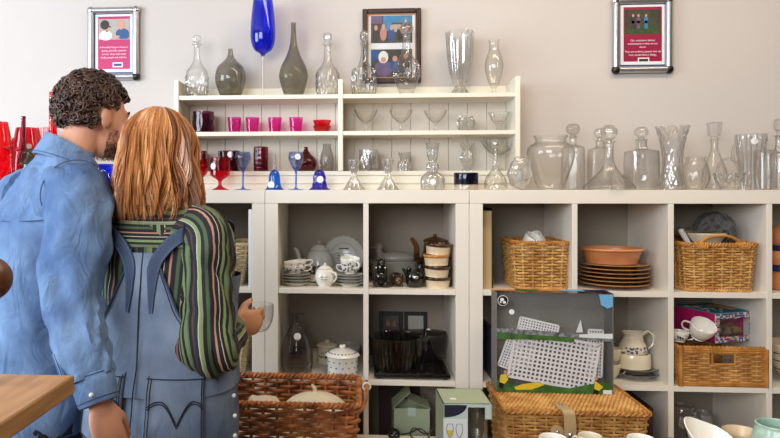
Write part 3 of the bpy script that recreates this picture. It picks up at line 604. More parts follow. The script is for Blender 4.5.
def plate(name, label, loc, r, h, m, rim=None, group=None, cat='plate', rot=None, fn=None):
    pr = [(0, 0), (r*.55, 0), (r*.6, .002), (r*.97, h-.001), (r, h), (r*.97, h+.001), (r*.6, .006), (r*.55, .0045), (0, .004)]
    if not rim:
        o = lathe_obj(name, pr, m, None, loc, 40, 2, fn, rot); return tag(o, label, cat, group)
    t = thing(name, label, cat, loc, group=group, rot=rot); lathe_obj('dish', pr, m, t, None, 40, 2, fn)
    g = G(); g.tube([(r*.985*cos(2*pi*i/48)*(fn(2*pi*i/48, 1) if fn else 1), r*.985*sin(2*pi*i/48)*(fn(2*pi*i/48, 1) if fn else 1), h) for i in range(48)], .002, 6, closed=True); g.build('rim', rim, t); return t
def L(px, Y, z): return (PX(px, Y), Y, z)
# -- teapot cube
Y = .1; s = SC(297, Y)
pw = {0: 'lowest', 1: 'second', 2: 'third', 3: 'topmost'}
for side, px, ptop in (('left', 296.5, 273), ('right', 350, 274)):
    for i in range(4):
        plate('saucer', f'white and grey saucer, {pw[i]} in the {"stack by the coffee pot spout" if side=="left" else "stack before the big plate"}', L(px, .085, Z1+i*.0115), .056, .014, 'white_china' if i == 0 else 'grey_china', 'dull_china', 'stacked saucers')
cup('teacup', 'white floral teacup, lower of two on the saucers beside the teapot spout', 'cup', L(295, .085, Z1+.049), .045, .034, 'white_china', .3, 'print_black')
cup('teacup', 'white floral teacup, upper of two on the saucers beside the teapot spout', 'cup', L(296, .085, Z1+.066), .046, .034, 'white_china', .2, 'print_black', tilt=(0, -.12, 0))
cup('teacup', 'white floral teacup, lower of two on the saucers before the big plate', 'cup', L(350, .085, Z1+.049), .037, .04, 'white_china', 2.9, 'print_black')
cup('teacup', 'white floral teacup turned on top of another before the big plate', 'cup', L(349.5, .085, Z1+.071), .04, .042, 'white_china', -.9, 'print_black', tilt=(.15, .06, 0))
def teapot():
    Yp = .24; s = SC(319, Yp); t = thing('teapot', 'tall white china coffee pot with black print in the middle of the cube', 'teapot', L(319, Yp, Z1))
    k = .165/45
    lathe_obj('pot_body', [(0, 0), (.05, 0), (.056, .006), (.062, .04), (.058, .08), (.046, .115), (.034, .128), (.03, .13), (0, .13)], 'grey_china', t)
    l = lathe_obj('lid', [(0, .129), (.036, .13), (.034, .137), (.02, .15), (.006, .155), (0, .155)], 'grey_china', t); lathe_obj('knob', [(0, .154), (.004, .155), (.009, .162), (.007, .17), (0, .173)], 'dull_china', l)
    g = G(); g.tube(catmull([(-.05, 0, .05), (-.078, 0, .06), (-.085, 0, .09), (-.095, 0, .125), (-.108, 0, .135)], 5), [.014-.0004*i for i in range(21)], 10); g.build('spout', 'grey_china', t)
    handle(t, 'grey_china', [(.05, 0, .115), (.085, 0, .122), (.1, 0, .09), (.09, 0, .05), (.056, 0, .03)], .005)
    g = G()
    for a in (-1.9, -1.5, -1.1): motif(g, .061, .045, a, 16, .018)
    g.build('printed_motif', 'print_black', t)
teapot()
def leanplate():
    r = .092; t = thing('plate', 'big grey scalloped plate leaning against the back of the teapot cube', 'plate', L(343.5, .345, Z1+.001), rot=(radians(-82)+pi, 0, 0))
    t.rotation_euler = (radians(80), 0, 0)
    fn = lambda a, z: 1+.018*cos(24*a)
    g = G(); g.lathe([(0, 0), (r*.62, 0), (r*.66, .003), (r, .012), (r, .014), (r*.65, .007), (r*.6, .005), (0, .005)], 96, (0, r, 0), fn=lambda a, z: fn(a, z)); g.build('dish', 'grey_china', t)
    g = G(); g.tube([(r*.97*cos(i*pi/48)*fn(i*pi/48, 0), r+r*.97*sin(i*pi/48)*fn(i*pi/48, 0), .0135) for i in range(96)], .0016, 5, closed=True)
    g.tube([(r*.64*cos(i*pi/24), r+r*.64*sin(i*pi/24), .0075) for i in range(48)], .001, 5, closed=True); g.build('rim_band', 'dull_china', t)
    g = G(); g.bb(-.022, .022, r+.03, r+.037, .0045, .0056)
    for i in range(5): g.bb(-.035+.004*(i % 2), .035-.004*(i % 3), r+.012-.011*i, r+.0145-.011*i, .0045, .0054)
    g.build('printed_verse', 'print_black', t)
leanplate()
def sugar():
    t = thing('sugar_pot', 'small round white lidded pot with a side handle in front of the teapot', 'pot', L(325, .07, Z1))
    lathe_obj('pot_body', [(0, 0), (.024, 0), (.027, .004), (.039, .025), (.04, .045), (.032, .066), (.026, .07), (0, .07)], 'white_china', t)
    l = lathe_obj('lid', [(0, .07), (.027, .071), (.024, .076), (.012, .083), (0, .084)], 'white_china', t); lathe_obj('knob', [(0, .083), (.004, .084), (.006, .089), (0, .093)], 'white_china', l)
    handle(t, 'white_china', [(.028, -.02, .06), (.044, -.03, .056), (.046, -.03, .035), (.034, -.022, .02)], .0035)
    g = G(); g.bb(-.016, .012, -.0405, -.039, .04, .043); g.bb(-.013, .013, -.041, -.039, .03, .0325); g.build('printed_line', 'dull_china', t)
sugar()
o = lathe_obj('cup', cprof(.036, .062), 'dull_china', None, L(338, .2, Z1)); tag(o, 'grey china cup behind the small white lidded pot', 'cup')
def leansaucer():
    g = G(); g.lathe([(0, 0), (.03, 0), (.052, .008), (.052, .01), (.03, .003), (0, .003)], 36, (0, .05, 0)); o = g.build('saucer', 'cream_china', None, L(311, .16, Z1+.002), (radians(52), 0, radians(-25))); tag(o, 'cream saucer propped on edge between the left stack and the small pot', 'saucer')
leansaucer()
# -- tureen and figurines cube
def tureen():
    t = thing('tureen', 'grey china duck tureen at the back of the cube', 'tureen', L(394, .26, Z1))
    lathe_obj('dish', [(0, 0), (.085, 0), (.092, .01), (.104, .075), (.108, .082), (.1, .082), (.09, .02), (0, .012)], 'dull_china', t, sy=.72)
    g = G(); g.ell((.01, 0, .096), (.088, .05, .03)); g.chain([(-.055, 0, .1), (-.066, 0, .128), (-.062, 0, .142)], [.022, .014, .017], 14); g.ell((-.085, 0, .139), (.016, .008, .005)); g.chain([(.07, 0, .1), (.1, 0, .112)], [.02, .006], 12)
    g.build('duck_lid', 'dull_china', t)
tureen()
def bear():
    t = L(380.5, .075, Z1); g = G(); s = .97
    g.ell((0, 0, .032), (.028, .026, .034)); g.ell((0, -.004, .072), (.02, .018, .03)); g.ell((.001, -.008, .096), (.017, .017, .015)); g.ell((.004, -.024, .092), (.009, .01, .007))
    for d in (-1, 1): g.ell((d*.012, -.002, .109), (.006, .005, .007)); g.ell((d*.018, -.02, .014), (.014, .022, .013)); g.chain([(d*.018, -.008, .075), (d*.02, -.022, .055), (d*.008, -.028, .042)], [.009, .008, .007], 10)
    g.ell((.02, -.02, .008), (.022, .016, .009)); o = g.build('bear_figurine', 'black_glaze', None, t); tag(o, 'black glazed sitting bear figurine with raised snout', 'figurine')
bear()
def pig():
    g = G(); g.ell((0, .012, .028), (.03, .034, .026)); g.ell((.006, -.02, .024), (.021, .02, .019)); g.ell((.008, -.039, .018), (.009, .008, .008))
    for d in (-1, 1): g.ell((.006+d*.016, -.014, .04), (.007, .004, .009)); g.ell((d*.02, -.022, .006), (.008, .014, .007)); g.ell((d*.02, .03, .008), (.009, .012, .009))
    o = g.build('animal_figurine', 'tabby', None, L(396, .1, Z1)); tag(o, 'brown tabby lying animal figurine between the two black figurines', 'figurine')
pig()
def blackpot():
    t = thing('owl_pot', 'black glazed jug-shaped figurine in front of the ramekins', 'figurine', L(414.5, .075, Z1)); g = G()
    g.lathe(catmull([(0, 0), (.026, 0), (.034, .02), (.035, .045), (.028, .062), (.024, .064), (0, .064)], 4), 28); g.ell((-.022, 0, .07), (.01, .008, .012)); g.ell((.022, 0, .076), (.01, .01, .016)); g.chain([(-.03, 0, .05), (-.045, -.004, .07)], [.009, .006], 10)
    g.build('pot_body', 'black_glaze', t); handle(t, 'black_glaze', [(.03, 0, .06), (.045, 0, .05), (.044, 0, .025), (.03, 0, .014)], .005)
    g = G(); g.ell((.002, -.0345, .042), (.012, .003, .006)); g.build('silver_patch', 'chrome', t)
blackpot()
for i, w in enumerate(('lowest of the stack', 'second from the bottom', 'with the amber lid rim, third from the bottom', 'topmost of the stack')):
    px = 437+(.6, -.6, -.5, .8)[i]; t = thing('ramekin', f'sand and brown glazed ramekin, {w}', 'ramekin', L(px, .075, Z1+i*.0445), group='brown ramekins', rot=((0, 0, 0), (.03, .05, 0), (0, -.02, 0), (.04, .06, 0))[i])
    lathe_obj('pot', [(0, 0), (.043, 0), (.045, .004), (.049, .036), (.0445, .036), (.041, .006), (0, .005)], 'sand_glaze', t, k=2)
    lathe_obj('glazed_rim', [(.0492, .03), (.053, .036), (.053, .042), (.049, .0435), (.043, .042), (.043, .034)], 'amber_glaze' if i == 2 else 'brown_glaze', t, k=2)
def coffeepot():
    t = thing('coffee_pot', 'brown glass-like coffee pot with a lid behind the ramekins', 'coffee pot', L(435, .22, Z1))
    lathe_obj('pot_body', [(0, 0), (.055, 0), (.062, .02), (.06, .09), (.05, .13), (.046, .165), (.05, .172), (0, .172)], 'amber', t)
    l = lathe_obj('lid', [(0, .172), (.048, .173), (.04, .182), (.014, .19), (0, .191)], 'amber', t); lathe_obj('knob', [(0, .19), (.006, .191), (.01, .198), (0, .203)], 'amber', l)
    g = G(); g.tube(catmull([(-.05, 0, .08), (-.075, 0, .1), (-.078, 0, .15), (-.1, 0, .185)], 5), [.017-.0006*i for i in range(16)], 10); g.build('spout', 'amber', t)
    handle(t, 'amber', [(.045, 0, .165), (.068, 0, .172), (.07, 0, .11), (.056, 0, .07)], .006)
coffeepot()
g = G(); g.bb(-.004, .004, -.07, .07, 0, .118); o = g.build('chopping_board', 'book_dark', None, (.366-.006, .15, Z1), None, 0, .003); tag(o, 'dark board standing against the right side behind the ramekins', 'board')
# -- smoky vase cube (row 2)
glass('bottle_vase', 'large smoky grey glass bottle vase with a white tag beside the cream canisters', 'vase', 297, .085, Z2, [(13, 378), (15, 376), (16.2, 365), (15.4, 350), (10, 333), (5.6, 324), (5.4, 316), (7, 314.5), (7, 314)], 'smoke_light', cav=1, stickers=[(1.5, 334, 3.6)])
def canister(px, Y, r, h, label):
    t = thing('canister', label, 'canister', L(px, Y, Z2)); lathe_obj('pot', [(0, 0), (r, 0), (r, h), (0, h)], 'cream_china', t, k=1)
    l = lathe_obj('lid', [(0, h), (r*1.04, h+.0005), (r*1.03, h+.008), (r*.4, h+.016), (0, h+.017)], 'cream_china', t, k=2); lathe_obj('knob', [(0, h+.016), (.006, h+.017), (.009, h+.024), (0, h+.028)], 'cream_china', l)
    g = G(); 
    for a in (-1.9, -1.3): motif(g, r*.99, h*.55, a, 10, .012)
    g.build('printed_motif', 'print_black', t)
canister(327, .27, .042, .066, 'cream lidded canister at the back behind the flowered pot'); 
o = lathe_obj('bowl', cprof(.055, .07, .004, .8), 'dull_china', None, L(348, .28, Z2)); tag(o, 'grey china bowl behind the white flowered pot', 'bowl')
o = lathe_obj('ramekin', [(0, 0), (.035, 0), (.037, .045), (.033, .045), (.031, .005), (0, .005)], 'cream_china', None, L(311, .28, Z2), k=1); tag(o, 'small cream pot half hidden behind the smoky bottle vase', 'pot')
def flowerpot():
    t = thing('lidded_pot', 'white lidded pot sprinkled with blue flowers at the front of the shelf', 'pot', L(342.5, .08, Z2))
    r = .064; lathe_obj('pot', [(0, 0), (r*.93, 0), (r*.95, .004), (r*.97, .07), (r, .075), (0, .075)], 'white_china', t, k=1)
    l = lathe_obj('lid', [(0, .0752), (r*1.03, .076), (r*1.03, .082), (r*.9, .09), (r*.4, .102), (0, .104)], 'white_china', t, k=2); g = G(); g.ell((0, 0, .11), (.012, .009, .008)); g.ell((-.006, 0, .114), .006); g.ell((.006, 0, .114), .006); g.build('knob', 'white_china', l)
    g = G(); 
    for i in range(7):
        for j in range(3):
            a = -pi+.15+i*.42+.2*(j % 2); g.ell((r*.965*cos(a), r*.965*sin(a), .016+j*.021), (.0035, .0035, .0028), nu=6, nv=4)
    g.build('flower_print', 'print_blue', t)
    g = G()
    for i in range(24): a = 2*pi*i/24; g.ell((r*.88*cos(a), r*.88*sin(a), .091), (.004, .004, .002), nu=6, nv=4)
    g.build('lid_print', 'print_blue', l)
flowerpot()
# -- dark glass cube (row 2)
def hotplate():
    t = thing('glass_worktop_saver', 'black glossy glass board with a silver pattern under the dark bowls', 'board', (PX(410, .15), .165, Z2))
    g = G(); g.bb(-.148, .148, -.15, .12, .006, .024); g.build('slab', 'black_gloss', t, None, None, 0, .004)
    for x in (-.13, .13):
        for y in (-.13, .1):
            g = G(); g.lathe([(0, 0), (.01, 0), (.01, .007), (0, .007)], 16, (x, y, 0)); g.build('foot', 'black', t)
    g = G()
    for i in range(26): g.ell((R.uniform(-.14, .06), R.uniform(-.14, -.09), .0243), (R.uniform(.003, .01), R.uniform(.002, .006), .0005), nu=8, nv=4)
    g.build('silver_pattern', 'chrome', t)
hotplate()
glass('casserole', 'dark ribbed glass casserole bowl on the black board', 'bowl', 396, .12, Z2+.0245, [(20, 368), (22, 365), (24.5, 350), (25.5, 338), (26, 335.5)], 'dark_ovenware', cav=1, th=.005, fn=flute(28, .02), seg=112)
glass('bowl', 'clear oval glass casserole behind the dark bowl', 'bowl', 425, .25, Z2+.0245, [(16, 360), (18, 357), (21, 345), (23, 334), (23.4, 332.5)], 'dark_ovenware', cav=1, th=.004, squash=.8)
def wallframes():
    for px, w, pm, lab in ((391, .105, 'photo_dark', 'black frame with a small multi-window picture at the back of the cube'), (416, .1, 'photo_grey', 'black frame with a pale speckled picture at the back of the cube')):
        t = thing('photo_frame', lab, 'picture frame', (PX(px, .35), .36, Z2+.001), rot=(radians(-4), 0, 0)); h = .2
        g = G(); f = .016
        for s in (-1, 1): g.bb(min(s*w/2, s*(w/2-f)), max(s*w/2, s*(w/2-f)), -.008, .008, 0, h)
        g.bb(-w/2+f, w/2-f, -.008, .008, 0, f+.05); g.bb(-w/2+f, w/2-f, -.008, .008, h-f, h); g.build('frame', 'black', t, None, None, 0, .002)
        g = G(); g.bb(-w/2+f, w/2-f, -.003, .004, f+.05, h-f); pp = g.build('picture', pm, t, None, None, 0)
        if pm == 'photo_dark':
            g = G(); g.bb(-.022, -.003, -.0045, -.003, h-.065, h-.035); g.bb(.003, .022, -.0045, -.003, h-.065, h-.035); g.build('picture_window', 'shell_brown', pp, None, None, 0); g = G(); g.bb(-.022, .022, -.0045, -.003, h-.105, h-.075); g.build('picture_window', 'book_red', pp, None, None, 0)
wallframes()
# -- green open carton, plug and cable (row 3)
def carton():
    t = thing('carton', 'pale green open cardboard box inside the lowest visible cube', 'box', (PX(411, .14), .16, Z3)); w, d, h = .15, .12, .215
    g = G(); g.bb(-w/2, w/2, -d/2, -d/2+.003, 0, h); g.bb(-w/2, w/2, d/2-.003, d/2, 0, h); g.bb(-w/2, -w/2+.003, -d/2, d/2, 0, h); g.bb(w/2-.003, w/2, -d/2, d/2, 0, h); g.bb(-w/2, w/2, -d/2, d/2, 0, .003); g.build('box_body', 'pale_green', t, None, None, 0)
    for sx, a in ((-1, .75), (1, .35)):
        g = G(); g.bb(0, .095, -d/2, d/2, -.001, .001); f = g.build('flap', 'pale_green', t, (sx*w/2, 0, h), (0, -a, 0) if sx < 0 else (0, pi+a, 0), 0)
    g = G(); g.bb(-.016, .016, -d/2-.002, -d/2, h-.03, h+.004); g.build('tuck_tab', 'pale_green_print', t, None, None, 0)
carton()
g = G(); g.bb(-.09, .09, -.004, .004, 0, .28); o = g.build('serving_board', 'book_red', None, (PX(400, .3), .33, Z3), (radians(-5), 0, 0), 0, .003); tag(o, 'dark brown board leaning behind the pale green open box', 'board')
def plug():
    P = (PX(394, -.06), -.06, BZ); t = thing('plug_cable', 'black mains plug with a looping cable on the bench', 'cable', P)
    g = G(); g.ell((0, 0, .022), (.024, .021, .022)); g.ell((.0, -.01, .026), (.016, .016, .016)); g.build('plug', 'black', t)
    for x, z in ((-.008, .03), (.008, .03), (0, .016)):
        g = G(); g.box((x, -.027, z), (.004, .012, .003)); g.build('pin', 'chrome', t)
    g = G(); g.tube(catmull([(.02, 0, .02), (.06, .01, .025), (.1, 0, .045), (.13, -.02, .02), (.1, -.03, .004), (.06, -.03, .03), (.075, -.02, .055), (.12, -.01, .03), (.16, .02, .06), (.17, .04, .12), (.19, .045, .15), (.235, .04, .165)], 6), .003, 7); g.build('cable', 'black', t)
plug()
# -- right unit, top row
g = G(); g.bb(-.018, .018, -.12, .12, 0, .305); o = g.build('box_file', 'tan_card', None, (.4786+.021, .17, Z1), None, 0, .002); tag(o, 'tall tan card folder standing at the left of the basket cube', 'folder')
g = G(); g.bb(-.003, .003, -.13, .13, 0, .315); o = g.build('thin_book', 'book_dark', None, (.4786+.044, .19, Z1), None, 0, .001); tag(o, 'thin dark book next to the tall tan folder', 'book')
# brown plates + bowl
for i in range(6):
    plate('plate', f'brown glazed dinner plate, {("lowest", "second from the shelf", "third from the shelf", "third from the top", "second from the top", "topmost, under the terracotta bowl")[i]} of the stack', L(613.5, .15, Z1+.002+i*.0152), .134-(.004*(i % 2)), .016, 'brown_plate', 'plate_rim', 'brown dinner plates')
def tbowl():
    t = thing('oval_dish', 'terracotta oval serving dish on top of the brown plates', 'bowl', L(611.5, .14, Z1+.096)); r = .121
    lathe_obj('dish', [(0, 0), (r*.72, 0), (r*.8, .006), (r*.92, .046), (r, .052), (r, .058), (r*.9, .057), (r*.78, .012), (0, .008)], 'terracotta', t, k=3, sy=.85)
    g = G(); g.lathe([(r*.93, .0585), (r*.98, .0595), (r*1.01, .0565), (r*.99, .055), (r*.93, .0565)], 40, closed=True, sy=.85); g.build('rim', 'plate_rim', t)
tbowl()
# far right figure
def orange():
    t = thing('pottery_figure', 'round orange pottery figure with a blue belt at the right edge', 'figurine', L(786, .1, Z1)); s = SC(786, .1)
    lathe_obj('body', [(0, 0), (.045, 0), (.058, .02), (.06, .055), (.055, .075), (.06, .1), (.062, .13), (.05, .16), (.046, .17), (.058, .19), (.06, .22), (.045, .245), (0, .255)], 'orange_pot', t, k=4)
    lathe_obj('belt', [(.054, .072), (.0625, .075), (.063, .098), (.057, .101)], 'navy', t, k=1); lathe_obj('collar', [(.051, .15), (.054, .152), (.052, .172), (.046, .174)], 'navy', t, k=1)
orange()
def stripebowl():
    t = thing('bowl', 'striped cream pottery bowl at the right edge of the second row', 'bowl', L(797, .1, Z2)); r = .1
    lathe_obj('body', [(0, 0), (.04, 0), (.045, .006), (.08, .06), (r, .14), (r-.006, .14), (.074, .06), (.04, .012), (0, .01)], 'sand_glaze', t)
    for z, rr in ((.05, .0735), (.085, .087), (.115, .0945)):
        g = G(); g.tube([(rr*cos(i*pi/20), rr*sin(i*pi/20), z) for i in range(40)], .0025, 5, closed=True); g.build('stripe', 'brown_glaze', t)
stripebowl()
# -- tea set cube (row 2)
Yt = .13
for i in range(2): plate('plate', f'dark stoneware plate, {("lower", "upper")[i]} one under the cream bowl and jug', L(635, Yt, Z2+i*.02), .088-.003*i, .021, 'dull_china', 'dark_tin', 'stoneware plates under the jug')
o = lathe_obj('bowl', [(0, 0), (.062, 0), (.068, .005), (.067, .05), (.062, .05), (.06, .006), (0, .006)], 'cream_china', None, L(632, Yt, Z2+.042), k=2); tag(o, 'straight-sided cream bowl between the stoneware plates and the floral jug', 'bowl')
def teajug():
    t = thing('jug', 'cream floral jug with a big looped handle on top of the bowl', 'jug', L(632.5, Yt, Z2+.0925)); 
    def fn(a, z):
        d = abs(((a-pi+pi) % (2*pi))-pi); return 1+max(0, z-.6)*1.1*max(0, cos(d))**3
    g = G(); g.lathe(catmull([(0, 0), (.045, 0), (.053, .008), (.052, .03), (.038, .055), (.032, .07), (.04, .082), (.037, .082), (.029, .07), (.034, .056), (.046, .03), (.04, .01), (0, .008)], 4), 40, fn=fn, rot=M.Rotation(pi, 3, 'Z')); g.build('body', 'cream_china', t)
    handle(t, 'cream_china', [(.03, 0, .07), (.056, 0, .088), (.078, 0, .07), (.076, 0, .035), (.048, 0, .01)], .0045)
    g = G()
    for a in (-2.1, -1.5, -.9): motif(g, .053, .02, a, 8, .01)
    g.build('printed_motif', 'print_blue', t)
teajug()
for zz, px, w in ((0, 611, 'lower'), (.058, 611.5, 'upper')): cup('teacup', f'cream teacup half hidden by the boxed game, {w} one', 'cup', L(px, .1, Z2+.002+zz), .036, .056, 'cream_china', -.1)
# books beside game box (row 2)
g = G(); g.bb(-.005, .005, -.12, .12, 0, .2); o = g.build('book', 'book_blue', None, (.4786+.04, .16, Z2), None, 0, .001); tag(o, 'slim blue-grey book standing behind the edge of the boxed game', 'book')
# -- drawer cube top (row 2, column 3) filled in p5 ; row 3 column 3
glass('storage_jar', 'clear embossed glass storage jar in the lower right cube', 'jar', 682, .12, Z3, [(13, 470), (13.6, 466), (13.6, 414), (11, 408), (10.6, 405)], 'crystal', cav=1, th=.003, fn=lambda t, zz: 1+.03*sin(9*t+9*zz)*sin(9*t-9*zz)*(zz < .85), seg=72, k=6)
o = lathe_obj('small_jar', [(0, 0), (.03, 0), (.034, .02), (.034, .165), (.024, .185), (.027, .192), (.022, .192), (.018, .18), (0, .17)], 'dull_china', None, L(703, .22, Z3), k=2); tag(o, 'grey stoneware bottle-jar behind the embossed glass jar', 'jar')
g = G(); g.bb(-.012, .012, -.11, .11, 0, .26); o = g.build('book', 'book_red', None, (.8336+.28, .15, Z3), None, 0, .002); tag(o, 'dark red book standing beside the wicker hamper in the lower cube', 'book')
# -- things on the display table
def mugt(px, zc, r, h, m, label, ha, name='mug', pr=None):
    w = W(px, 438, zc); return cup(name, label, 'mug', (w.x, w.y, TZ), r, h, m, ha)
mugt(553, 1.79, .037, .087, 'white_china', 'white cup in front of the hamper clasp', .2)
mugt(590, 1.83, .032, .078, 'cream_china', 'cream patterned mug to the right of the hamper clasp', 2.5)
mugt(641, 1.8, .036, .082, 'white_china', 'white cup at the right corner of the hamper', 2.6)
mugt(677, 1.78, .034, .078, 'cobalt_china', 'dark cobalt blue cup left of the cream boat dish', 2.8)
def boat():
    w = W(714, 438, 1.8); t = (w.x, w.y, TZ); g = G()
    def ring(rx, ry, z, tilt, lip):
        out = []
        for i in range(56):
            a = 2*pi*i/56; e = max(0, cos(a-pi*.72))**8; rr = 1+.22*e*lip
            x, y = rx*rr*cos(a), ry*rr*sin(a); out.append((x, y, z+tilt*(.42*y-.16*x)-.036*tilt+.006*e*lip))
        return out
    g.rings([ring(.03, .026, 0, 0, 0), ring(.032, .028, .004, 0, 0), ring(.03, .026, .02, .2, 0), ring(.046, .044, .06, .7, .3), ring(.059, .058, .1, 1, .8), ring(.063, .062, .118, 1, 1), ring(.06, .059, .12, 1, 1), ring(.054, .053, .1, 1, .8), ring(.04, .038, .064, .7, .3), ring(.012, .012, .05, .5, 0)])
    o = g.build('sauce_boat', 'white_china', None, t); tag(o, 'tilted cream sauce boat with a pointed lip at the front', 'sauce boat')
boat()
def celadon():
    w = W(777, 438, 1.8); t = tag(lathe_obj('mug', [(0, 0), (.04, 0), (.052, .02), (.061, .06), (.056, .095), (.05, .118), (.052, .122), (.047, .122), (.05, .095), (.055, .06), (.045, .02), (0, .012)], 'celadon', None, (w.x, w.y, TZ)), 'celadon green pottery beaker at the lower right corner', 'beaker')
    w = W(747, 438, 1.86); plate('plate', 'small olive plate lying beside the celadon beaker', (w.x-.002, w.y+.02, TZ), .05, .07, 'sand_glaze', cat='bowl')
celadon()
# ------------------------------------------------------------------ wicker
def rrect(a, b, rc, n):
    """n points round a rounded rectangle with half sizes a,b ; returns (x,y,nx,ny)"""
    rc = min(rc, a, b); segs = []; L1, L2, C = 2*(a-rc), 2*(b-rc), pi*rc/2; tot = 2*L1+2*L2+4*C; out = []
    for i in range(n):
        d = tot*i/n
        for kx in range(8):
            ln = (L1, C, L2, C, L1, C, L2, C)[kx]
            if d <= ln or kx == 7: break
            d -= ln
        if kx == 0: out.append((-a+rc+d, -b, 0, -1))
        elif kx == 2: out.append((a, -b+rc+d, 1, 0))
        elif kx == 4: out.append((a-rc-d, b, 0, 1))
        elif kx == 6: out.append((-a, b-rc-d, -1, 0))
        else:
            cx, cy, a0 = {1: (a-rc, -b+rc, -pi/2), 3: (a-rc, b-rc, 0), 5: (-a+rc, b-rc, pi/2), 7: (-a+rc, -b+rc, pi)}[kx]
            an = a0+d/max(rc, 1e-6); out.append((cx+rc*cos(an), cy+rc*sin(an), cos(an), sin(an)))
    return out
def wicker_body(g, a0, b0, a1, b1, h, rows, stakes, rw, amp, rc=.03, z0=.012, double=False, hole=None):
    n = stakes*2; dz = (h-z0)/rows
    for j in range(rows):
        v = (j+.5)/rows; a, b = a0+(a1-a0)*v, b0+(b1-b0)*v; z = z0+dz*(j+.5)
        base = rrect(a, b, rc, n); pts = []
        for i, (x, y, nx, ny) in enumerate(base):
            o = amp*cos(pi*i/2+pi*j) if i % 2 == 0 else 0
            o = amp*(1 if ((i//2)+j) % 2 == 0 else -1) if i % 2 == 0 else 0
            pts.append(V((x+nx*o, y+ny*o, z+R.uniform(-.0006, .0006))))
        if hole:
            run = []; 
            for p in pts+[pts[0]]:
                if p.y < 0 and abs(p.x-hole[0]) < hole[1] and hole[2] < p.z < hole[3]:
                    if len(run) > 1: g.tube(run, rw, 5)
                    run = []
                else: run.append(p)
            if len(run) > 1: g.tube(run, rw, 5)
        else: g.tube(pts, rw*R.uniform(.9, 1.08), 5, closed=True)
    B = rrect(a0, b0, rc, stakes); T = rrect(a1, b1, rc, stakes)
    for p, q in zip(B, T):
        if hole and p[1] < 0 and abs(p[0]-hole[0]) < hole[1]: g.tube([(p[0], p[1], 0), (p[0]+(q[0]-p[0])*hole[2]/h, p[1]+(q[1]-p[1])*hole[2]/h, hole[2])], rw*.9, 5)
        else: g.tube([(p[0], p[1], .0), (q[0], q[1], h)], rw*.9, 5)
    g.bb(-a0+.004, a0-.004, -b0+.004, b0-.004, .004, .012)
def rope_rim(g, a, b, z, r, rc, strands=2, twist=40, n=260):
    base = rrect(a, b, rc, n)
    for s in range(strands):
        pts = []
        for i, (x, y, nx, ny) in enumerate(base):
            an = twist*2*pi*i/n+2*pi*s/strands; pts.append((x+nx*r*.6*cos(an), y+ny*r*.6*cos(an), z+r*.6*sin(an)))
        g.tube(pts, r*.62, 6, closed=True)
def basket(name, label, loc, a0, b0, a1, b1, h, rows, stakes, rw, amp, m, rimm, rimr, rc=.03, rz=0, hole=None, twist=40, cat='basket'):
    t = thing(name, label, cat, loc, rz)
    g = G(); wicker_body(g, a0, b0, a1, b1, h, rows, stakes, rw, amp, rc, hole=hole); g.build('woven_body', m, t)
    g = G(); rope_rim(g, a1, b1, h, rimr, rc, twist=twist); g.build('rim', rimm, t)
    g = G(); rope_rim(g, a0, b0, rimr*.8, rimr*.8, rc, twist=twist); g.build('base_border', m, t); return t
# -- small square basket of mugs (right unit, first cube)
bx = PX(536, .08); basket('wicker_basket', 'small square golden wicker basket holding white mugs beside the tan folder', (bx+.012, .145, Z1), .098, .105, .108, .118, .183, 15, 22, .0044, .006, 'wicker_gold', 'wicker_rim', .007)
cup('mug', 'white mug with dark print lying in the small square basket, left one', 'mug', (bx-.03, .13, Z1+.13), .04, .08, 'white_china', .4, 'print_black', tilt=(.5, .3, .3))
cup('mug', 'plain white mug tilted in the small square basket, right one', 'mug', (bx+.05, .14, Z1+.135), .04, .085, 'white_china', 2.0, tilt=(.3, -.75, 0))
# -- handled basket (third cube)
bx = PX(714, .08); Yb = .125
t = basket('wicker_basket', 'golden wicker basket with an arched side handle holding plates', (bx-.006, Yb, Z1), .122, .1, .135, .113, .18, 17, 26, .004, .0055, 'wicker_gold', 'wicker_rim', .008)
g = G()
for k in range(3): g.tube(catmull([(-.085, -.113+.004*k, .165), (-.07, -.115+.004*k, .195), (-.03, -.118+.004*k, .213), (.02, -.118+.004*k, .213), (.06, -.115+.004*k, .195), (.085, -.113+.004*k, .165)], 6), .0048, 7)
g.build('handle', 'wicker_rim', t)
for sd in (-1, 1):
    g = G()
    for x in (.064, .072, .08, .088): g.tube([(sd*x+.011*cos(q), -.113+.014*sin(q), .178+.012*cos(q*2)) for q in [i*pi/8 for i in range(16)]], .0035, 6, closed=True)
    g.build('handle_binding', 'wicker_rim', t)
def inbasket():
    o = lathe_obj('bowl', [(0, 0), (.03, 0), (.05, .016), (.072, .05), (.068, .051), (.046, .02), (0, .006)], 'cream_china', None, (bx-.015, Yb-.02, Z1+.165), sy=.8); tag(o, 'cream dish on top of the handled basket', 'dish')
    g = G(); g.chain([(0, 0, 0), (-.035, 0, .06)], [.008, .012], 12); o = g.build('ceramic_spoon', 'white_china', None, (bx-.075, Yb-.02, Z1+.165)); tag(o, 'white ceramic spoon handle poking from the handled basket', 'spoon')
    g = G(); r = .074; g.lathe([(0, 0), (r*.96, 0), (r, .004), (r, .05), (r*.97, .05), (r*.96, .006), (0, .006)], 56, fn=lambda a, z: 1+.012*cos(28*a))
    o = g.build('flan_tin', 'dark_tin', None, (bx+.05, Yb+.03, Z1+.222), (radians(78), 0, radians(-52))); tag(o, 'dark fluted round flan tin standing on edge in the handled basket', 'tin')
    o = lathe_obj('plate', [(0, 0), (.07, 0), (.125, .02), (.125, .023), (.07, .006), (0, .005)], 'dull_china', None, (bx-.035, .2, Z1+.205), k=2); tag(o, 'large grey plate lying flat at the back of the handled basket', 'plate')
inbasket()
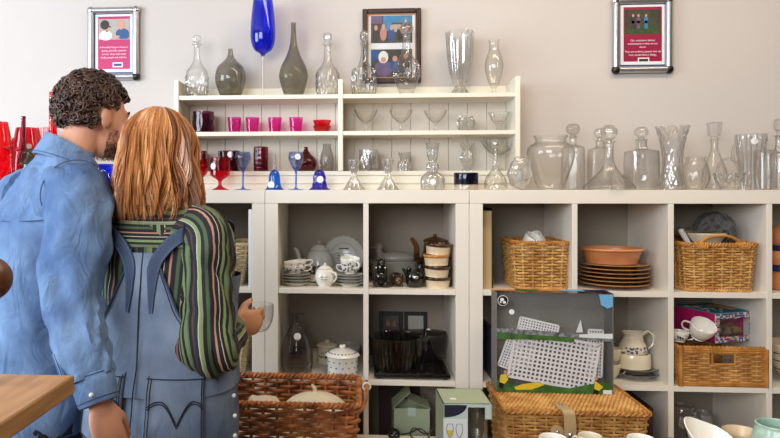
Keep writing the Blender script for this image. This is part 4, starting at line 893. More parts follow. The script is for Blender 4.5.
# -- wicker drawer with cut-out handle (row 2 third cube)
bx = PX(719, .04); Yd = .16
t = basket('wicker_basket', 'flat-sided honey wicker drawer with a cut-out handle hole', (bx, Yd, Z2), .157, .15, .16, .15, .145, 15, 32, .0042, .005, 'wicker_honey', 'wicker_rim', .008, rc=.014, hole=(0.0, .04, .085, .125), twist=90, cat='basket')
g = G()
for s in range(-1, 2):
    pass
for (x0, z0, x1, z1) in ((-.04, .126, .04, .126), (-.04, .084, .04, .084), (-.041, .084, -.041, .126), (.041, .084, .041, .126)): g.tube([(x0, -.152, z0), (x1, -.152, z1)], .005, 8)
g.build('handle_hole_border', 'wicker_rim', t)
g = G()
for x in (-.155, .155): g.tube([(x, -.15, 0), (x, -.15, .145)], .011, 8)
for zz in (.006, .012, .13, .138): g.tube([(-.155, -.152, zz), (.155, -.152, zz)], .0065, 8)
g.build('front_border', 'wicker_rim', t)
zt = Z2+.154
t = cup('mug', 'white mug standing on the wicker drawer with a dark outside', 'mug', (PX(700, .06), .075, zt+.02), .046, .062, 'white_china', 2.6, tilt=(.6, 0, .15))
cup('teacup', 'white teacup with a dark print at the left edge of the wicker drawer', 'cup', (PX(680, .07), .075, zt), .035, .04, 'white_china', -.3, 'print_black')
for i in range(3): plate('dish', ('dark grey dish, lowest behind the white mug', 'dark grey dish, middle one behind the white mug', 'dark grey dish, top one behind the white mug')[i], (PX(688, .25), .25, zt+i*.022), .06, .02, 'dull_china', cat='dish')
def mosaicbox():
    t = thing('gift_box', 'magenta box with a mosaic frame front and a clear window full of shells', 'box', (PX(737, .07)-.003, .085, zt), radians(20)); w, d, h = .185, .2, .112
    g = G(); g.bb(-w/2, -w/2+.003, 0, d, 0, h); g.bb(w/2-.003, w/2, 0, d, 0, h); g.bb(-w/2, w/2, d-.003, d, 0, h); g.bb(-w/2, w/2, 0, d, 0, .003); g.build('sides', 'pink_card', t, None, None, 0)
    g = G(); g.bb(-w/2, w/2, 0, d*.98, h, h+.003); lid = g.build('lid', 'mosaic_teal', t, None, None, 0)
    g = G(); q = .02
    for x0, x1, z0, z1 in ((-w/2, w/2, 0, q), (-w/2, w/2, h-q, h), (-w/2, -w/2+q, q, h-q), (w/2-q, w/2, q, h-q)): g.bb(x0, x1, -.002, 0, z0, z1)
    fr = g.build('front_frame', 'mosaic_white', t, None, None, 0)
    ms = {k: G() for k in ('mosaic_blue', 'mosaic_orange', 'mosaic_purple', 'pink_card')}
    nx, nz = 26, 14
    for i in range(nx):
        for j in range(nz):
            x = -w/2+w*(i+.5)/nx; z = h*(j+.5)/nz
            if abs(x) < w/2-q and q < z < h-q: continue
            k = R.choice(['mosaic_blue', 'mosaic_blue', 'mosaic_orange', 'mosaic_purple', 'pink_card', None, None])
            if k: ms[k].box((x, -.0025, z), (w/nx*.85, .001, h/nz*.85))
    for k, gg in ms.items(): gg.build('mosaic_print', k, fr, None, None, 0)
    g = G(); g.bb(-w/2+q, w/2-q, .002, .003, q, h-q); g.build('window', 'thin_clear', t, None, None, 0)
    ms = {k: G() for k in ('mosaic_white', 'mosaic_orange', 'print_black', 'mosaic_blue')}
    for i in range(70): k = R.choice(list(ms)); ms[k].box((R.uniform(-w*.42, w*.1), R.uniform(.02, d*.9), h+.0034), (R.uniform(.006, .016), R.uniform(.006, .02), .0008), M.Rotation(R.uniform(0, 3), 3, 'Z'))
    ms['mosaic_orange'].box((w*.3, d*.5, h+.0036), (.04, .1, .0008)); 
    for k, gg in ms.items(): gg.build('lid_print', k, lid, None, None, 0)
    for x, r, k in ((-.04, .03, 0), (.035, .042, 1)):
        o = G(); o.ell((0, 0, 0), (r, r*.7, .026), nu=18, nv=12)
        for i, p in enumerate(o.v): v = V(p); v *= 1+.25*noise.noise(v*60); o.v[i] = tuple(v)
        q_ = o.build('sea_shell', 'shell_brown', None); q_.location = t.matrix_basis @ V((x, .05, .033)); tag(q_, ('small brown shell on the left behind the box window', 'larger brown shell on the right behind the box window')[k], 'shell')
mosaicbox()
# -- pale basket + white panels in the left cube behind the woman
bx = PX(232, .1); basket('wicker_basket', 'pale cream woven basket in the cube beside the woman', (-.59, .14, Z1), .11, .1, .15, .125, .17, 16, 28, .004, .004, 'pale_basket', 'pale_basket', .006)
g = G(); g.bb(-.007, .007, -.15, .14, 0, .31); o = g.build('white_panel', 'white_plastic', None, (-.424-.009, .16, Z1), None, 0, .002); tag(o, 'white panel leaning on the right side of the cube with the pale basket', 'panel')
bx = PX(236, .1); basket('wicker_basket', 'pale woven basket in the middle cube below the raised hand', (-.6, .14, Z2), .13, .1, .15, .12, .16, 15, 28, .004, .004, 'pale_basket', 'pale_basket', .006)
# -- large brown basket on the bench
xa, xb = PX(222, -.22), PX(366, -.22); bx = (xa+xb)/2; ba = (xb-xa)/2-.012
t = basket('wicker_basket', 'large dark brown wicker basket on the bench holding cream pottery and cloth', (bx-.012, -.225, BZ), ba-.03, .15, ba, .17, .235, 14, 34, .0066, .0085, 'wicker_brown', 'brown_rim', .01, rc=.03, twist=50)
g = G()
for k in range(3): g.tube(catmull([(ba+.004, -.12+.005*k, .205), (ba+.022, -.1, .23+.004*k), (ba+.026, -.03, .25+.004*k), (ba+.026, .04, .25+.004*k), (ba+.022, .09, .23), (ba+.004, .11, .205)], 6), .0055, 7)
g.build('handle', 'brown_rim', t)
g = G(); g.tube([(ba+.026+.013*cos(q), -.005, .252+.013*sin(q)) for q in [i*pi/6 for i in range(12)]], .004, 6, closed=True); g.build('handle_tie', 'white_china', t)
def cloths():
    def heap(label, x, y, rx, ry, rz_, m, seed, name, cat):
        g = G(); g.ell((0, 0, 0), (rx, ry, rz_), nu=40, nv=24)
        for i, p in enumerate(g.v):
            v = V(p); q = noise.noise(V((v.x*16+seed, v.y*16, v.z*10)))*.28+noise.noise(V((v.x*40, v.y*34+seed, v.z*20)))*.1; v.z += q*rz_*1.2; v.x *= 1+q*.4; g.v[i] = tuple(v)
        o = g.build(name, m, None, (bx+x, -.225+y, BZ+.15)); tag(o, label, cat)
    heap('crumpled cream cloth at the left inside the brown basket', -.1, -.01, .075, .08, .062, 'linen', 3, 'cloth', 'cloth')
    t = thing('tureen', 'cream oval lidded tureen at the right inside the brown basket', 'tureen', (bx+.08, -.225, BZ+.105))
    lathe_obj('dish', [(0, 0), (.07, 0), (.1, .04), (.115, .07), (.108, .07), (.09, .03), (0, .01)], 'cream_china', t, sy=.7)
    l = lathe_obj('lid', [(0, .0715), (.116, .0715), (.113, .078), (.08, .105), (.03, .122), (0, .124)], 'cream_china', t, sy=.7, fn=lambda a, z: 1+.015*cos(8*a))
    g = G(); g.chain([(0, 0, .12), (-.004, 0, .138), (-.012, 0, .147)], [.008, .007, .004], 10); g.build('knob', 'cream_china', l)
cloths()
g = G(); g.bb(-ba+.04, ba-.04, -.13, .13, 0, .09); o = g.build('folded_blanket', 'linen', None, (bx-.012, -.225, BZ+.0135), None, 30, .02); tag(o, 'folded linen blanket filling the bottom of the brown basket', 'blanket')
# -- hamper on the bench
xa, xb = PX(496, -.19), PX(632, -.19); hx = (xa+xb)/2; ha = (xb-xa)/2; HZ = .2
def hamper():
    t = thing('picnic_hamper', 'golden wicker picnic hamper with a closed lid and leather clasp on the bench', 'hamper', (hx, -.185, BZ))
    g = G(); wicker_body(g, ha-.02, .138, ha-.004, .148, HZ, 17, 40, .0046, .005, .02); g.build('woven_body', 'wicker_honey', t)
    lid = G(); n = 64; rows = 21
    for j in range(rows):
        y = -.153+.31*(j+.5)/rows; lid.tube([(-ha+.006+(2*ha-.012)*i/n, y, HZ+.012+(.0028 if (i+j) % 2 else -.0028)) for i in range(n+1)], .0058, 5)
    for i in range(0, n+1, 2): lid.tube([(-ha+.006+(2*ha-.012)*i/n, -.153, HZ+.012), (-ha+.006+(2*ha-.012)*i/n, .157, HZ+.012)], .004, 5)
    lo = lid.build('lid', 'wicker_gold', t)
    g = G(); base = rrect(ha, .157, .012, 220)
    for s in range(2): g.tube([(x+nx*.004*cos(i*1.2+pi*s), y+.002+ny*.004*cos(i*1.2+pi*s), HZ+.012+.005*sin(i*1.2+pi*s)) for i, (x, y, nx, ny) in enumerate(base)], .0055, 6, closed=True)
    g.build('lid_rim', 'wicker_rim', lo)
    cx = PX(573, -.4)-hx; g = G()
    path = catmull([(cx-.012, -.095, HZ+.0215), (cx-.006, -.145, HZ+.0225), (cx, -.169, HZ+.018), (cx+.004, -.1715, HZ-.01), (cx+.006, -.1705, HZ-.085)], 5); rs = []
    for i, (x, y, z) in enumerate(path):
        a = path[max(i-1, 0)]; b = path[min(i+1, len(path)-1)]; ty, tz = b[1]-a[1], b[2]-a[2]; l = sqrt(ty*ty+tz*tz); ny, nz = tz/l, -ty/l
        w = .019-.003*(i < 3); rs.append([(x-w, y-ny*.002, z-nz*.002), (x+w, y-ny*.002, z-nz*.002), (x+w, y+ny*.002, z+nz*.002), (x-w, y+ny*.002, z+nz*.002)])
    g.rings(rs); st = g.build('clasp_strap', 'leather', t, None, None, 0)
    g = G(); g.lathe([(0, 0), (.011, 0), (.013, .003), (.008, .006), (0, .006)], 20, (0, 0, 0), rot=M.Rotation(pi/2, 3, 'X'), sx=.7); g.build('turn_lock', 'chrome', st, (cx+.006, -.174, HZ-.06))
    g = G(); g.lathe([(0, 0), (.006, 0), (.006, .003), (0, .004)], 14); g.build('rivet', 'chrome', st, (cx-.008, -.115, HZ+.0245))
    g = G(); g.lathe([(0, 0), (.022, 0), (.022, .004), (.005, .006), (0, .006)], 20, rot=M.Rotation(pi/2, 3, 'X')); g.build('clasp_plate', 'leather', t, (cx-.034, -.158, HZ-.05))
    g = G(); g.ell((0, 0, 0), (.006, .004, .006)); g.build('stud', 'chrome', t, (cx-.034, -.165, HZ-.05))
    for x in (-.1, .1):
        g = G(); g.bb(x-.008, x+.008, .158, .162, HZ-.04, HZ+.02); g.build('hinge', 'leather', t, None, None, 0)
hamper()
# -- boxed football goal game
def game():
    Yg = -.15; x0, x1 = PX(496, Yg), PX(613.5, Yg); w = x1-x0; z0 = BZ+HZ+.0225; h = ZP(555, 293, Yg)-z0; d = .085
    t = thing('game_box', 'boxed football goal game with white nets behind a clear front on the hamper', 'box', ((x0+x1)/2, Yg, z0))
    g = G(); g.bb(-w/2, w/2, d-.003, d, 0, h); g.bb(-w/2, -w/2+.003, 0, d, 0, h); g.bb(w/2-.003, w/2, 0, d, 0, h); g.bb(-w/2, w/2, 0, d, 0, .003); bxo = g.build('carton', 'card_grey', t, None, None, 0)
    g = G(); g.bb(-w/2+.003, w/2-.003, 0, d-.003, h-.0015, h); g.build('clear_sleeve', 'thin_clear', t, None, None, 0)
    g = G()
    for i in range(7):
        xx = -w/2+w*(i+.5)/7; pts = [(xx+.03*sin(3*q+i*2)+.01*sin(9*q), d-.0036, h*.55+q*h*.13) for q in [k/6 for k in range(19)]]; g.tube(pts, .0006, 4)
    g.build('swirl_print', 'dull_china', bxo)
    def lattice(name, a, b, nx, nz, loc, rot):
        g = G(); bw = a/nx*.44
        for i in range(nx+1): x = -a/2+a*i/nx; g.bb(x-bw/2, x+bw/2, -.0015, .0015, -b/2, b/2)
        for j in range(nz+1): z = -b/2+b*j/nz; g.bb(-a/2, a/2, -.0014, .0014, z-bw/2, z+bw/2)
        e = bw*1.4; g.bb(-a/2-e/2, -a/2+e/2, -.003, .003, -b/2, b/2); g.bb(a/2-e/2, a/2+e/2, -.003, .003, -b/2, b/2); g.bb(-a/2, a/2, -.003, .003, b/2-e/2, b/2+e/2); g.bb(-a/2, a/2, -.003, .003, -b/2-e/2, -b/2+e/2)
        o = g.build(name, 'white_plastic', None, V(loc)+t.location, rot, 0); return o
    sx = w/119.0
    def q(px, py, y): return ((px-555)*sx, y, h-(py-293)*h/97)
    tag(lattice('goal_net', 86*sx, .17, 19, 11, q(555, 360, .012), (0, .17, 0)), 'large white plastic goal net panel across the middle of the game box', 'goal net', 'goal nets in the box')
    tag(lattice('goal_net', .06, .14, 6, 14, q(514, 351, .026), (0, .35, 0)), 'narrow white plastic goal side slanting at the left of the game box', 'goal net', 'goal nets in the box')
    tag(lattice('goal_net', .14, .04, 14, 4, q(541, 328, .03), (0, .22, 0)), 'white plastic goal strip standing above the green band in the game box', 'goal net', 'goal nets in the box')
    tag(lattice('goal_net', .05, .17, 5, 14, q(600, 354, .04), (0, .03, 0)), 'white plastic goal side upright at the right of the game box', 'goal net', 'goal nets in the box')
    tag(lattice('goal_net', .07, .13, 8, 13, q(527, 352, .055), (0, .12, 0)), 'white plastic goal panel half hidden behind the large net', 'goal net', 'goal nets in the box')
    g = G(); g.prism([(-.012, 0), (.012, 0), (.004, .045)], -.002, .002); o = g.build('corner_flag', 'white_plastic', None, V(q(585, 334, .05))+t.location, None, 0); tag(o, 'white pointed plastic piece above the band in the game box', 'game piece')
    def pr(name, m, pts, y=-.0008): g = G(); g.prism([(p[0], p[2]) for p in (q(a, b, 0) for a, b in pts)], y, y+.0006); return g.build(name, m, fr, None, None, 0)
    g = G(); g.bb(-w/2+.001, w/2-.001, -.0002, .0006, .002, h-.002); fr = g.build('clear_front', 'thin_clear', t, None, None, 0)
    def wavy(y0, y1, n=26, am=1.5): return [(496.5+117*i/n, y0+am*sin(i*1.1)) for i in range(n+1)]+[(613.5-117*i/n, y1+am*sin(i*.7)) for i in range(n+1)]
    pr('stadium_band', 'stadium_print', [(496.5, 328), (540, 330), (580, 333), (613, 333), (613, 340), (580, 338), (496.5, 333)])
    pr('green_band', 'grass_print', [(496.5, 332.5), (540, 334.5), (575, 336.5), (575, 341), (540, 339), (496.5, 339)], -.0012)
    pr('green_bottom', 'grass_print', [(496.5, 379), (520, 384), (545, 383), (570, 386), (600, 380), (613, 378.5), (613, 391), (496.5, 391)])
    pr('pale_band', 'ice_white', [(580, 333), (613.5, 332), (613.5, 337), (580, 336)], -.0014)
    pr('sky_corner', 'sky_print', [(600, 294), (613.5, 294), (613.5, 306), (608, 307.5), (602, 304)])
    pr('yellow_shape', 'yellow', [(514, 386), (522, 383), (538, 380.5), (545, 383), (532, 388), (516, 388.5)], -.0014)
    for (px, py, f) in ((503, 379, 1), (599, 384, -1)):
        pr('player_shirt', 'yellow', [(px-3, py-5), (px+3*f, py-6), (px+5, py), (px+1, py+4), (px-4, py+2)], -.0016); pr('player_legs', 'black', [(px-4, py+2), (px+1, py+4), (px-1, py+9), (px-5, py+8)], -.0018)
        g = G(); c = q(px+2*f, py-8, 0); disc(g, c[0], c[2], .006, .006, -.002, -.0012); g.build('player_head', 'photo_skin', fr, None, None, 0)
    pr('barcode_panel', 'ice_white', [(604, 387), (613, 387), (613, 391), (604, 391)], -.0016)
    c = q(502.5, 301, 0); g = G(); disc(g, c[0], c[2], .019, .019, -.0012, -.0004); g.build('emblem', 'white_plastic', fr, None, None, 0); g = G(); disc(g, c[0], c[2], .017, .017, -.0016, -.0012); g.build('emblem_field', 'black', fr, None, None, 0)
    g = G(); disc(g, c[0]-.003, c[2]+.004, .007, .006, -.002, -.0016); disc(g, c[0]+.005, c[2]-.006, .006, .005, -.002, -.0016); disc(g, c[0]-.008, c[2]-.005, .003, .004, -.002, -.0016); g.build('emblem_globe', 'white_plastic', fr, None, None, 0)
    c = q(511.5, 312, 0); g = G(); disc(g, c[0], c[2], .0095, .0095, -.0012, -.0004); g.build('price_sticker', 'label_white', fr, None, None, 0)
    g = G()
    for i in range(9): m_ = ('grass_print', 'terracotta', 'sky_print', 'mosaic_orange')[i % 4]
    for k, m_ in enumerate(('mosaic_orange', 'grass_print', 'terracotta', 'sky_print', 'navy')):
        g = G(); g.bb(-w/2+w*k/5, -w/2+w*(k+1)/5, .05, d-.001, h, h+.0008); g.build('top_print', m_, t, None, None, 0)
game()
# -- wine glass carton
def winebox():
    Yf = -.425; x0, x1 = PX(443, Yf), PX(492.5, Yf); w = x1-x0; h = .262; d = .16
    t = thing('wine_glass_carton', 'pale green carton with printed wine glasses and an open window on the bench', 'box', ((x0+x1)/2, Yf, BZ), radians(2)); k = w/50
    xw = w/2-.078
    g = G(); g.bb(-w/2, w/2, d-.003, d, 0, h); g.bb(-w/2, -w/2+.003, 0, d, 0, h); g.bb(w/2-.003, w/2, .07, d, 0, h); g.bb(-w/2, w/2, 0, d, 0, .003); g.bb(-w/2, w/2, 0, d, h-.003, h); g.bb(w/2-.003, w/2, 0, .07, h-.05, h); g.build('carton', 'pale_green', t, None, None, 0)
    g = G(); g.bb(-w/2, xw, 0, .003, 0, h); g.bb(xw, w/2, 0, .003, h-.012, h); g.bb(xw+.055, w/2, 0, .003, h-.05, h-.012); fp = g.build('front_panel', 'pale_green_print', t, None, None, 0)
    g = G(); cx = -w/2+.04; poly = [(cx-.036, h-.005), (cx+.036, h-.005)]+[(cx-.036+.072*cos(a), h-.005-.04*sin(a)) for a in [pi/2*i/10 for i in range(11)]]; g.prism(poly, -.0008, 0); g.build('dark_corner_print', 'print_ink', fp, None, None, 0)
    g = G(); g.bb(-w/2+.001, xw-.002, -.0004, 0, 0.002, h-.05); g.build('photo_print', 'ice_white', fp, None, None, 0)
    for gx, wine in ((-w/2+.022, 1), (-w/2+.052, 0)):
        g = G(); z = h-.066; o = [(0, z-.09), (-.0008, z-.045), (-.009, z-.03), (-.011, z-.015), (-.008, z)]; pts = [(x+gx, -.001, zz) for x, zz in o]; g.tube(pts, .0008, 5); g.tube([(2*gx-p[0], p[1], p[2]) for p in pts], .0008, 5); g.tube([(gx-.008, -.001, z), (gx+.008, -.001, z)], .0005, 4); g.build('printed_glass', 'print_ink', fp)
        if wine: g = G(); g.prism([(gx-.0095, z-.02), (gx+.0095, z-.02), (gx+.006, z-.034), (gx, z-.042), (gx-.006, z-.034)], -.0012, -.0004); g.build('printed_wine', 'yellow', fp, None, None, 0)
    g = G(); g.bb(-w/2+.03, -w/2+.05, .04, .055, h, h+.0006); g.build('white_label', 'label_white', t, None, None, 0)
    c = t.matrix_basis @ V((xw+.038, .05, .0035))
    g = G(); g.lathe(wallprof([(0, 0), (.03, 0), (.028, .003), (.005, .008), (.004, .08), (.006, .1), (.02, .115), (.034, .15), (.035, .175), (.03, .222)], 6, .0016, 4), 36); o = g.build('wine_glass', 'crystal', None, c); tag(o, 'clear wine glass standing in the window of the pale green carton', 'wine glass')
winebox()
# ------------------------------------------------------------------ the couple
def wrinkle(name, sc, k):
    nt = MATS[name].node_tree; b = nt.nodes['Principled BSDF']; old = b.inputs['Normal'].links[0].from_socket
    tc = N(nt, 'ShaderNodeTexCoord'); n = N(nt, 'ShaderNodeTexNoise'); n.inputs['Scale'].default_value = sc; n.inputs['Detail'].default_value = 3; n.inputs['Distortion'].default_value = 1.2
    mp = N(nt, 'ShaderNodeMapping'); mp.inputs['Scale'].default_value = (1, 1, .55); nt.links.new(tc.outputs['Object'], mp.inputs[0]); nt.links.new(mp.outputs[0], n.inputs['Vector'])
    bp = N(nt, 'ShaderNodeBump'); bp.inputs['Strength'].default_value = k; bp.inputs['Distance'].default_value = .03
    nt.links.new(n.outputs[0], bp.inputs['Height']); nt.links.new(old, bp.inputs['Normal']); nt.links.new(bp.outputs[0], b.inputs['Normal'])
mat('skin', (218, 158, 128), .5, var=.1, vs=9); mat('skin_fair', (214, 152, 116), .5, var=.1, vs=9)
mat('eye_white', (230, 228, 224), .2); mat('eye_iris', (60, 44, 30), .2); mat('lips', (176, 100, 88), .5)
mat('denim_light', (120, 150, 188), .85, c2=(70, 100, 144), vs=6, bump=.25, bs=420); wrinkle('denim_light', 13, .52)
mat('denim_mid', (132, 148, 170), .85, c2=(74, 92, 120), vs=5, bump=.3, bs=420); wrinkle('denim_mid', 14, .28)
mat('denim_navy', (66, 80, 106), .85, var=.2, vs=8, bump=.3, bs=400)
mat('stitch_blue', (58, 84, 124), .9); mat('stitch_dark', (30, 36, 50), .9); mat('trouser_navy', (36, 38, 50), .85, var=.15, vs=8, bump=.2, bs=300)
mat('shoe_brown', (70, 44, 30), .4); mat('shoe_white', (220, 216, 208), .5); mat('shoe_sole', (40, 36, 34), .7); mat('pearl', (228, 228, 224), .2, coat=.5)
def hairmat(name, stops, rough):
    m, nt, b = newmat(name); a = N(nt, 'ShaderNodeAttribute'); a.attribute_name = 'tint'; cr = N(nt, 'ShaderNodeValToRGB')
    el = cr.color_ramp.elements; el[0].color = lin(stops[0]); el[1].color = lin(stops[-1])
    for i, c in enumerate(stops[1:-1]): e = el.new((i+1)/(len(stops)-1)); e.color = lin(c)
    nt.links.new(a.outputs['Fac'], cr.inputs[0]); nt.links.new(cr.outputs[0], b.inputs['Base Color']); b.inputs['Roughness'].default_value = rough; b.inputs['Specular IOR Level'].default_value = .6; MATS[name] = m
hairmat('hair_dark', [(30, 17, 10), (58, 34, 20), (96, 58, 34)], .42); hairmat('hair_auburn', [(92, 50, 24), (162, 98, 50), (208, 146, 88), (240, 202, 150)], .34)
def stripemat(name, axis, per):
    m, nt, b = newmat(name); L_ = nt.links.new; uv = N(nt, 'ShaderNodeUVMap'); uv.uv_map = 'UVMap'; sp = N(nt, 'ShaderNodeSeparateXYZ'); L_(uv.outputs[0], sp.inputs[0])
    d = N(nt, 'ShaderNodeMath', operation='DIVIDE'); d.inputs[1].default_value = per; L_(sp.outputs[axis], d.inputs[0]); fr = N(nt, 'ShaderNodeMath', operation='FRACT'); L_(d.outputs[0], fr.inputs[0])
    cr = N(nt, 'ShaderNodeValToRGB'); cr.color_ramp.interpolation = 'CONSTANT'; el = cr.color_ramp.elements
    st = [(0, (104, 122, 84)), (.08, (22, 26, 26)), (.15, (120, 138, 94)), (.22, (14, 15, 22)), (.30, (198, 190, 172)), (.32, (18, 20, 28)), (.40, (176, 130, 110)), (.44, (20, 18, 26)), (.53, (70, 88, 64)), (.6, (20, 26, 24)), (.67, (126, 142, 98)), (.74, (190, 184, 168)), (.755, (20, 32, 36)), (.83, (74, 44, 54)), (.87, (14, 15, 20)), (.95, (80, 98, 70))]
    el[0].position = 0; el[0].color = lin(st[0][1]); el[1].position = st[1][0]; el[1].color = lin(st[1][1])
    for p, c in st[2:]: e = el.new(p); e.color = lin(c)
    L_(fr.outputs[0], cr.inputs[0]); L_(cr.outputs[0], b.inputs['Base Color']); b.inputs['Roughness'].default_value = .8
    tc = N(nt, 'ShaderNodeTexCoord'); n2 = N(nt, 'ShaderNodeTexNoise'); n2.inputs['Scale'].default_value = 300; L_(tc.outputs['Object'], n2.inputs['Vector']); bp = N(nt, 'ShaderNodeBump'); bp.inputs['Strength'].default_value = .15; bp.inputs['Distance'].default_value = .005; L_(n2.outputs[0], bp.inputs['Height']); L_(bp.outputs[0], b.inputs['Normal']); MATS[name] = m
stripemat('stripe_shirt', 0, .12); stripemat('stripe_yoke', 1, .09)
def sec_at(S, z):
    if z <= S[0][0]: return S[0][1:]
    for p, q in zip(S, S[1:]):
        if z <= q[0]:
            t = (z-p[0])/(q[0]-p[0]); t = t*t*(3-2*t)*.5+t*.5
            return tuple(a+(b-a)*t for a, b in zip(p[1:], q[1:]))
    return S[-1][1:]
def tsurf(S, th, z, off=0):
    """th = 0 at the middle of the back, + towards the person's right"""
    cx, cy, a, b = sec_at(S, z); e = .86; s, c = sin(th), cos(th)
    return V((cx+(a+off)*math.copysign(abs(s)**e, s), cy-(b+off)*math.copysign(abs(c)**e, c), z))
def tnorm(S, th, z): return (tsurf(S, th, z, .01)-tsurf(S, th, z, 0)+V((0, 0, .004))).normalized()
def remesh(g, name, m, parent, voxel, it=4, loc=None):
    o = g.build('tmp', m, None, smooth=0); md = o.modifiers.new('r', 'REMESH'); md.mode = 'VOXEL'; md.voxel_size = voxel; md.use_smooth_shade = True
    sm = o.modifiers.new('s', 'SMOOTH'); sm.factor = .5; sm.iterations = it
    me = bpy.data.meshes.new_from_object(o.evaluated_get(bpy.context.evaluated_depsgraph_get())); bpy.data.objects.remove(o)
    me.polygons.foreach_set('use_smooth', [True]*len(me.polygons)); me.name = name
    if not me.materials: me.materials.append(MATS[m])
    q = bpy.data.objects.new(name, me); COL.objects.link(q); q.parent = parent; return q
def fold(p, seed, sx, sz): return noise.noise(V((p.x*sx+seed, p.y*sx, p.z*sz)))
def cloth_torso(g, S, z0, z1, off, seed, amp=.008, n=44, seg=80):
    vs, fs, uv = [], [], []
    for i in range(n+1):
        z = z0+(z1-z0)*i/n
        for j in range(seg+1):
            th = -pi+2*pi*j/seg; p = tsurf(S, th, z, off); f = fold(p+V((0, 0, p.x*.6)), seed, 7, 4)*amp*1.6+(abs(fold(p+V((p.z*.6, 0, p.x*.9)), seed+9, 13, 6))-.2)*amp*1.6
            p = p+tnorm(S, th, z)*f; vs.append(p); uv.append((th*.165, z))
    for i in range(n):
        for j in range(seg): a = i*(seg+1)+j; fs.append((a, a+1, a+seg+2, a+seg+1))
    g.add(vs, fs, uv)
def sleeve(g, pts, radii, seed, amp, n=46, seg=36, up=(0, 1, 0), u0=0):
    P = catmull([tuple(p) for p in pts], max(2, n//(len(pts)-1))); m = len(P); P = [V(p) for p in P]; vs, fs, uv = [], [], []; ln = 0; prev = V(up)
    for i, p in enumerate(P):
        t = (P[min(i+1, m-1)]-P[max(i-1, 0)]).normalized(); prev = (prev-t*prev.dot(t)).normalized(); b = t.cross(prev)
        if i: ln += (p-P[i-1]).length
        k = i/(m-1)*(len(radii)-1); k0 = min(int(k), len(radii)-2); r = radii[k0]+(radii[k0+1]-radii[k0])*(k-k0)
        for j in range(seg+1):
            a = 2*pi*j/seg; d = prev*cos(a)+b*sin(a); q = V((cos(a)*1.6, sin(a)*1.6, ln*9+cos(a+seed)*.8))
            f = noise.noise(q+V((seed, 0, 0)))*amp*1.3+(abs(noise.noise(V((cos(a)*1.7+seed, sin(a)*1.7, ln*17+2.2*sin(a+seed)))))-.2)*amp*1.9
            vs.append(p+d*(r+f)); uv.append((u0+a*.07, ln))
    for i in range(m-1):
        for j in range(seg): a = i*(seg+1)+j; fs.append((a, a+1, a+seg+2, a+seg+1))
    vs.append(P[0]-(P[1]-P[0]).normalized()*.03); uv.append((u0, 0)); fs += [(j, len(vs)-1, j+1) for j in range(seg)]
    g.add(vs, fs, uv)
def ribbon(g, pts, nrm, w, th):
    rs = []; m = len(pts)
    for i, p in enumerate(pts):
        t = (pts[min(i+1, m-1)]-pts[max(i-1, 0)]).normalized(); n = nrm[i]; b = t.cross(n).normalized(); ww = w[i] if isinstance(w, list) else w
        rs.append([p+b*ww-n*th, p+b*ww+n*th, p-b*ww+n*th, p-b*ww-n*th])
    g.rings(rs)
def patch(g, fn, nu, nv, uvs=(1, 1)):
    vs = [fn(i/nu, j/nv) for j in range(nv+1) for i in range(nu+1)]; uv = [(i/nu*uvs[0], j/nv*uvs[1]) for j in range(nv+1) for i in range(nu+1)]
    g.add(vs, [(j*(nu+1)+i, j*(nu+1)+i+1, (j+1)*(nu+1)+i+1, (j+1)*(nu+1)+i) for j in range(nv) for i in range(nu)], uv)
def head(g, c, rot, s=1):
    def E(p, r, q=None): g.ell(V(c)+rot @ (V(p)*s), tuple(x*s for x in r), rot if q is None else rot @ q, 28, 18)
    E((0, -.014, .024), (.076, .094, .094)); E((0, .02, .0), (.068, .066, .09)); E((0, .03, -.05), (.056, .056, .066)); E((0, .062, -.094), (.026, .022, .02))
    E((0, .079, .022), (.048, .014, .012)); E((0, .092, -.006), (.011, .012, .026), M.Rotation(-.3, 3, 'X')); E((0, .102, -.026), (.015, .013, .011))
    E((0, .084, -.057), (.024, .012, .007)); E((0, .083, -.068), (.021, .012, .008))
    for d in (-1, 1):
        E((d*.038, .062, -.03), (.024, .022, .022)); E((d*.078, -.006, -.008), (.008, .02, .033), M.Rotation(d*.35, 3, 'Z')); E((d*.081, -.013, -.006), (.006, .012, .026)); E((d*.03, .077, .0), (.014, .01, .01))
def hand(g, w, fwd, back, thumb, curl=(.35, .5, .35), s=1, spread=.06, thumb_in=.3):
    fwd = V(fwd).normalized(); back = (V(back)-fwd*V(back).dot(fwd)).normalized(); side = V(thumb); side = (side-fwd*side.dot(fwd)-back*side.dot(back)).normalized()
    w = V(w); rot = M((side, fwd, back)).transposed()
    g.ell(w+fwd*.048*s, (.04*s, .056*s, .0155*s), rot, 20, 12); g.ell(w+fwd*.03*s+side*.022*s-back*.006*s, (.017*s, .034*s, .014*s), rot); g.chain([w-fwd*.03*s, w+fwd*.02*s], [(.024*s, .02*s), (.028*s, .017*s)], 14, up=back)
    for k, (o, ln, bz) in enumerate(((.03, .078, .086), (.0105, .088, .092), (-.0095, .082, .088), (-.0285, .064, .078))):
        p = w+fwd*bz*s*.92+side*o*s; d = (fwd+side*o*spread*20).normalized(); pts = [p-d*.02*s, p]; ang = 0
        for q, f in enumerate((.45, .32, .25)):
            ang += curl[q]*(1+.08*k); dd = d*cos(ang)-back*sin(ang); p = p+dd*ln*f*s; pts.append(p)
        g.chain(pts, [.0095*s, .0095*s, .0088*s, .0082*s, .0072*s], 10, up=tuple(back))
    p = w+fwd*.024*s+side*.03*s-back*.004*s; d1 = (fwd*.75+side*.65-back*thumb_in).normalized(); d2 = (fwd*.95+side*.22-back*thumb_in*1.3).normalized()
    g.chain([p-d1*.01*s, p+d1*.032*s, p+d1*.032*s+d2*.03*s, p+d1*.032*s+d2*.052*s], [.012*s, .011*s, .0098*s, .008*s], 10, up=tuple(back))
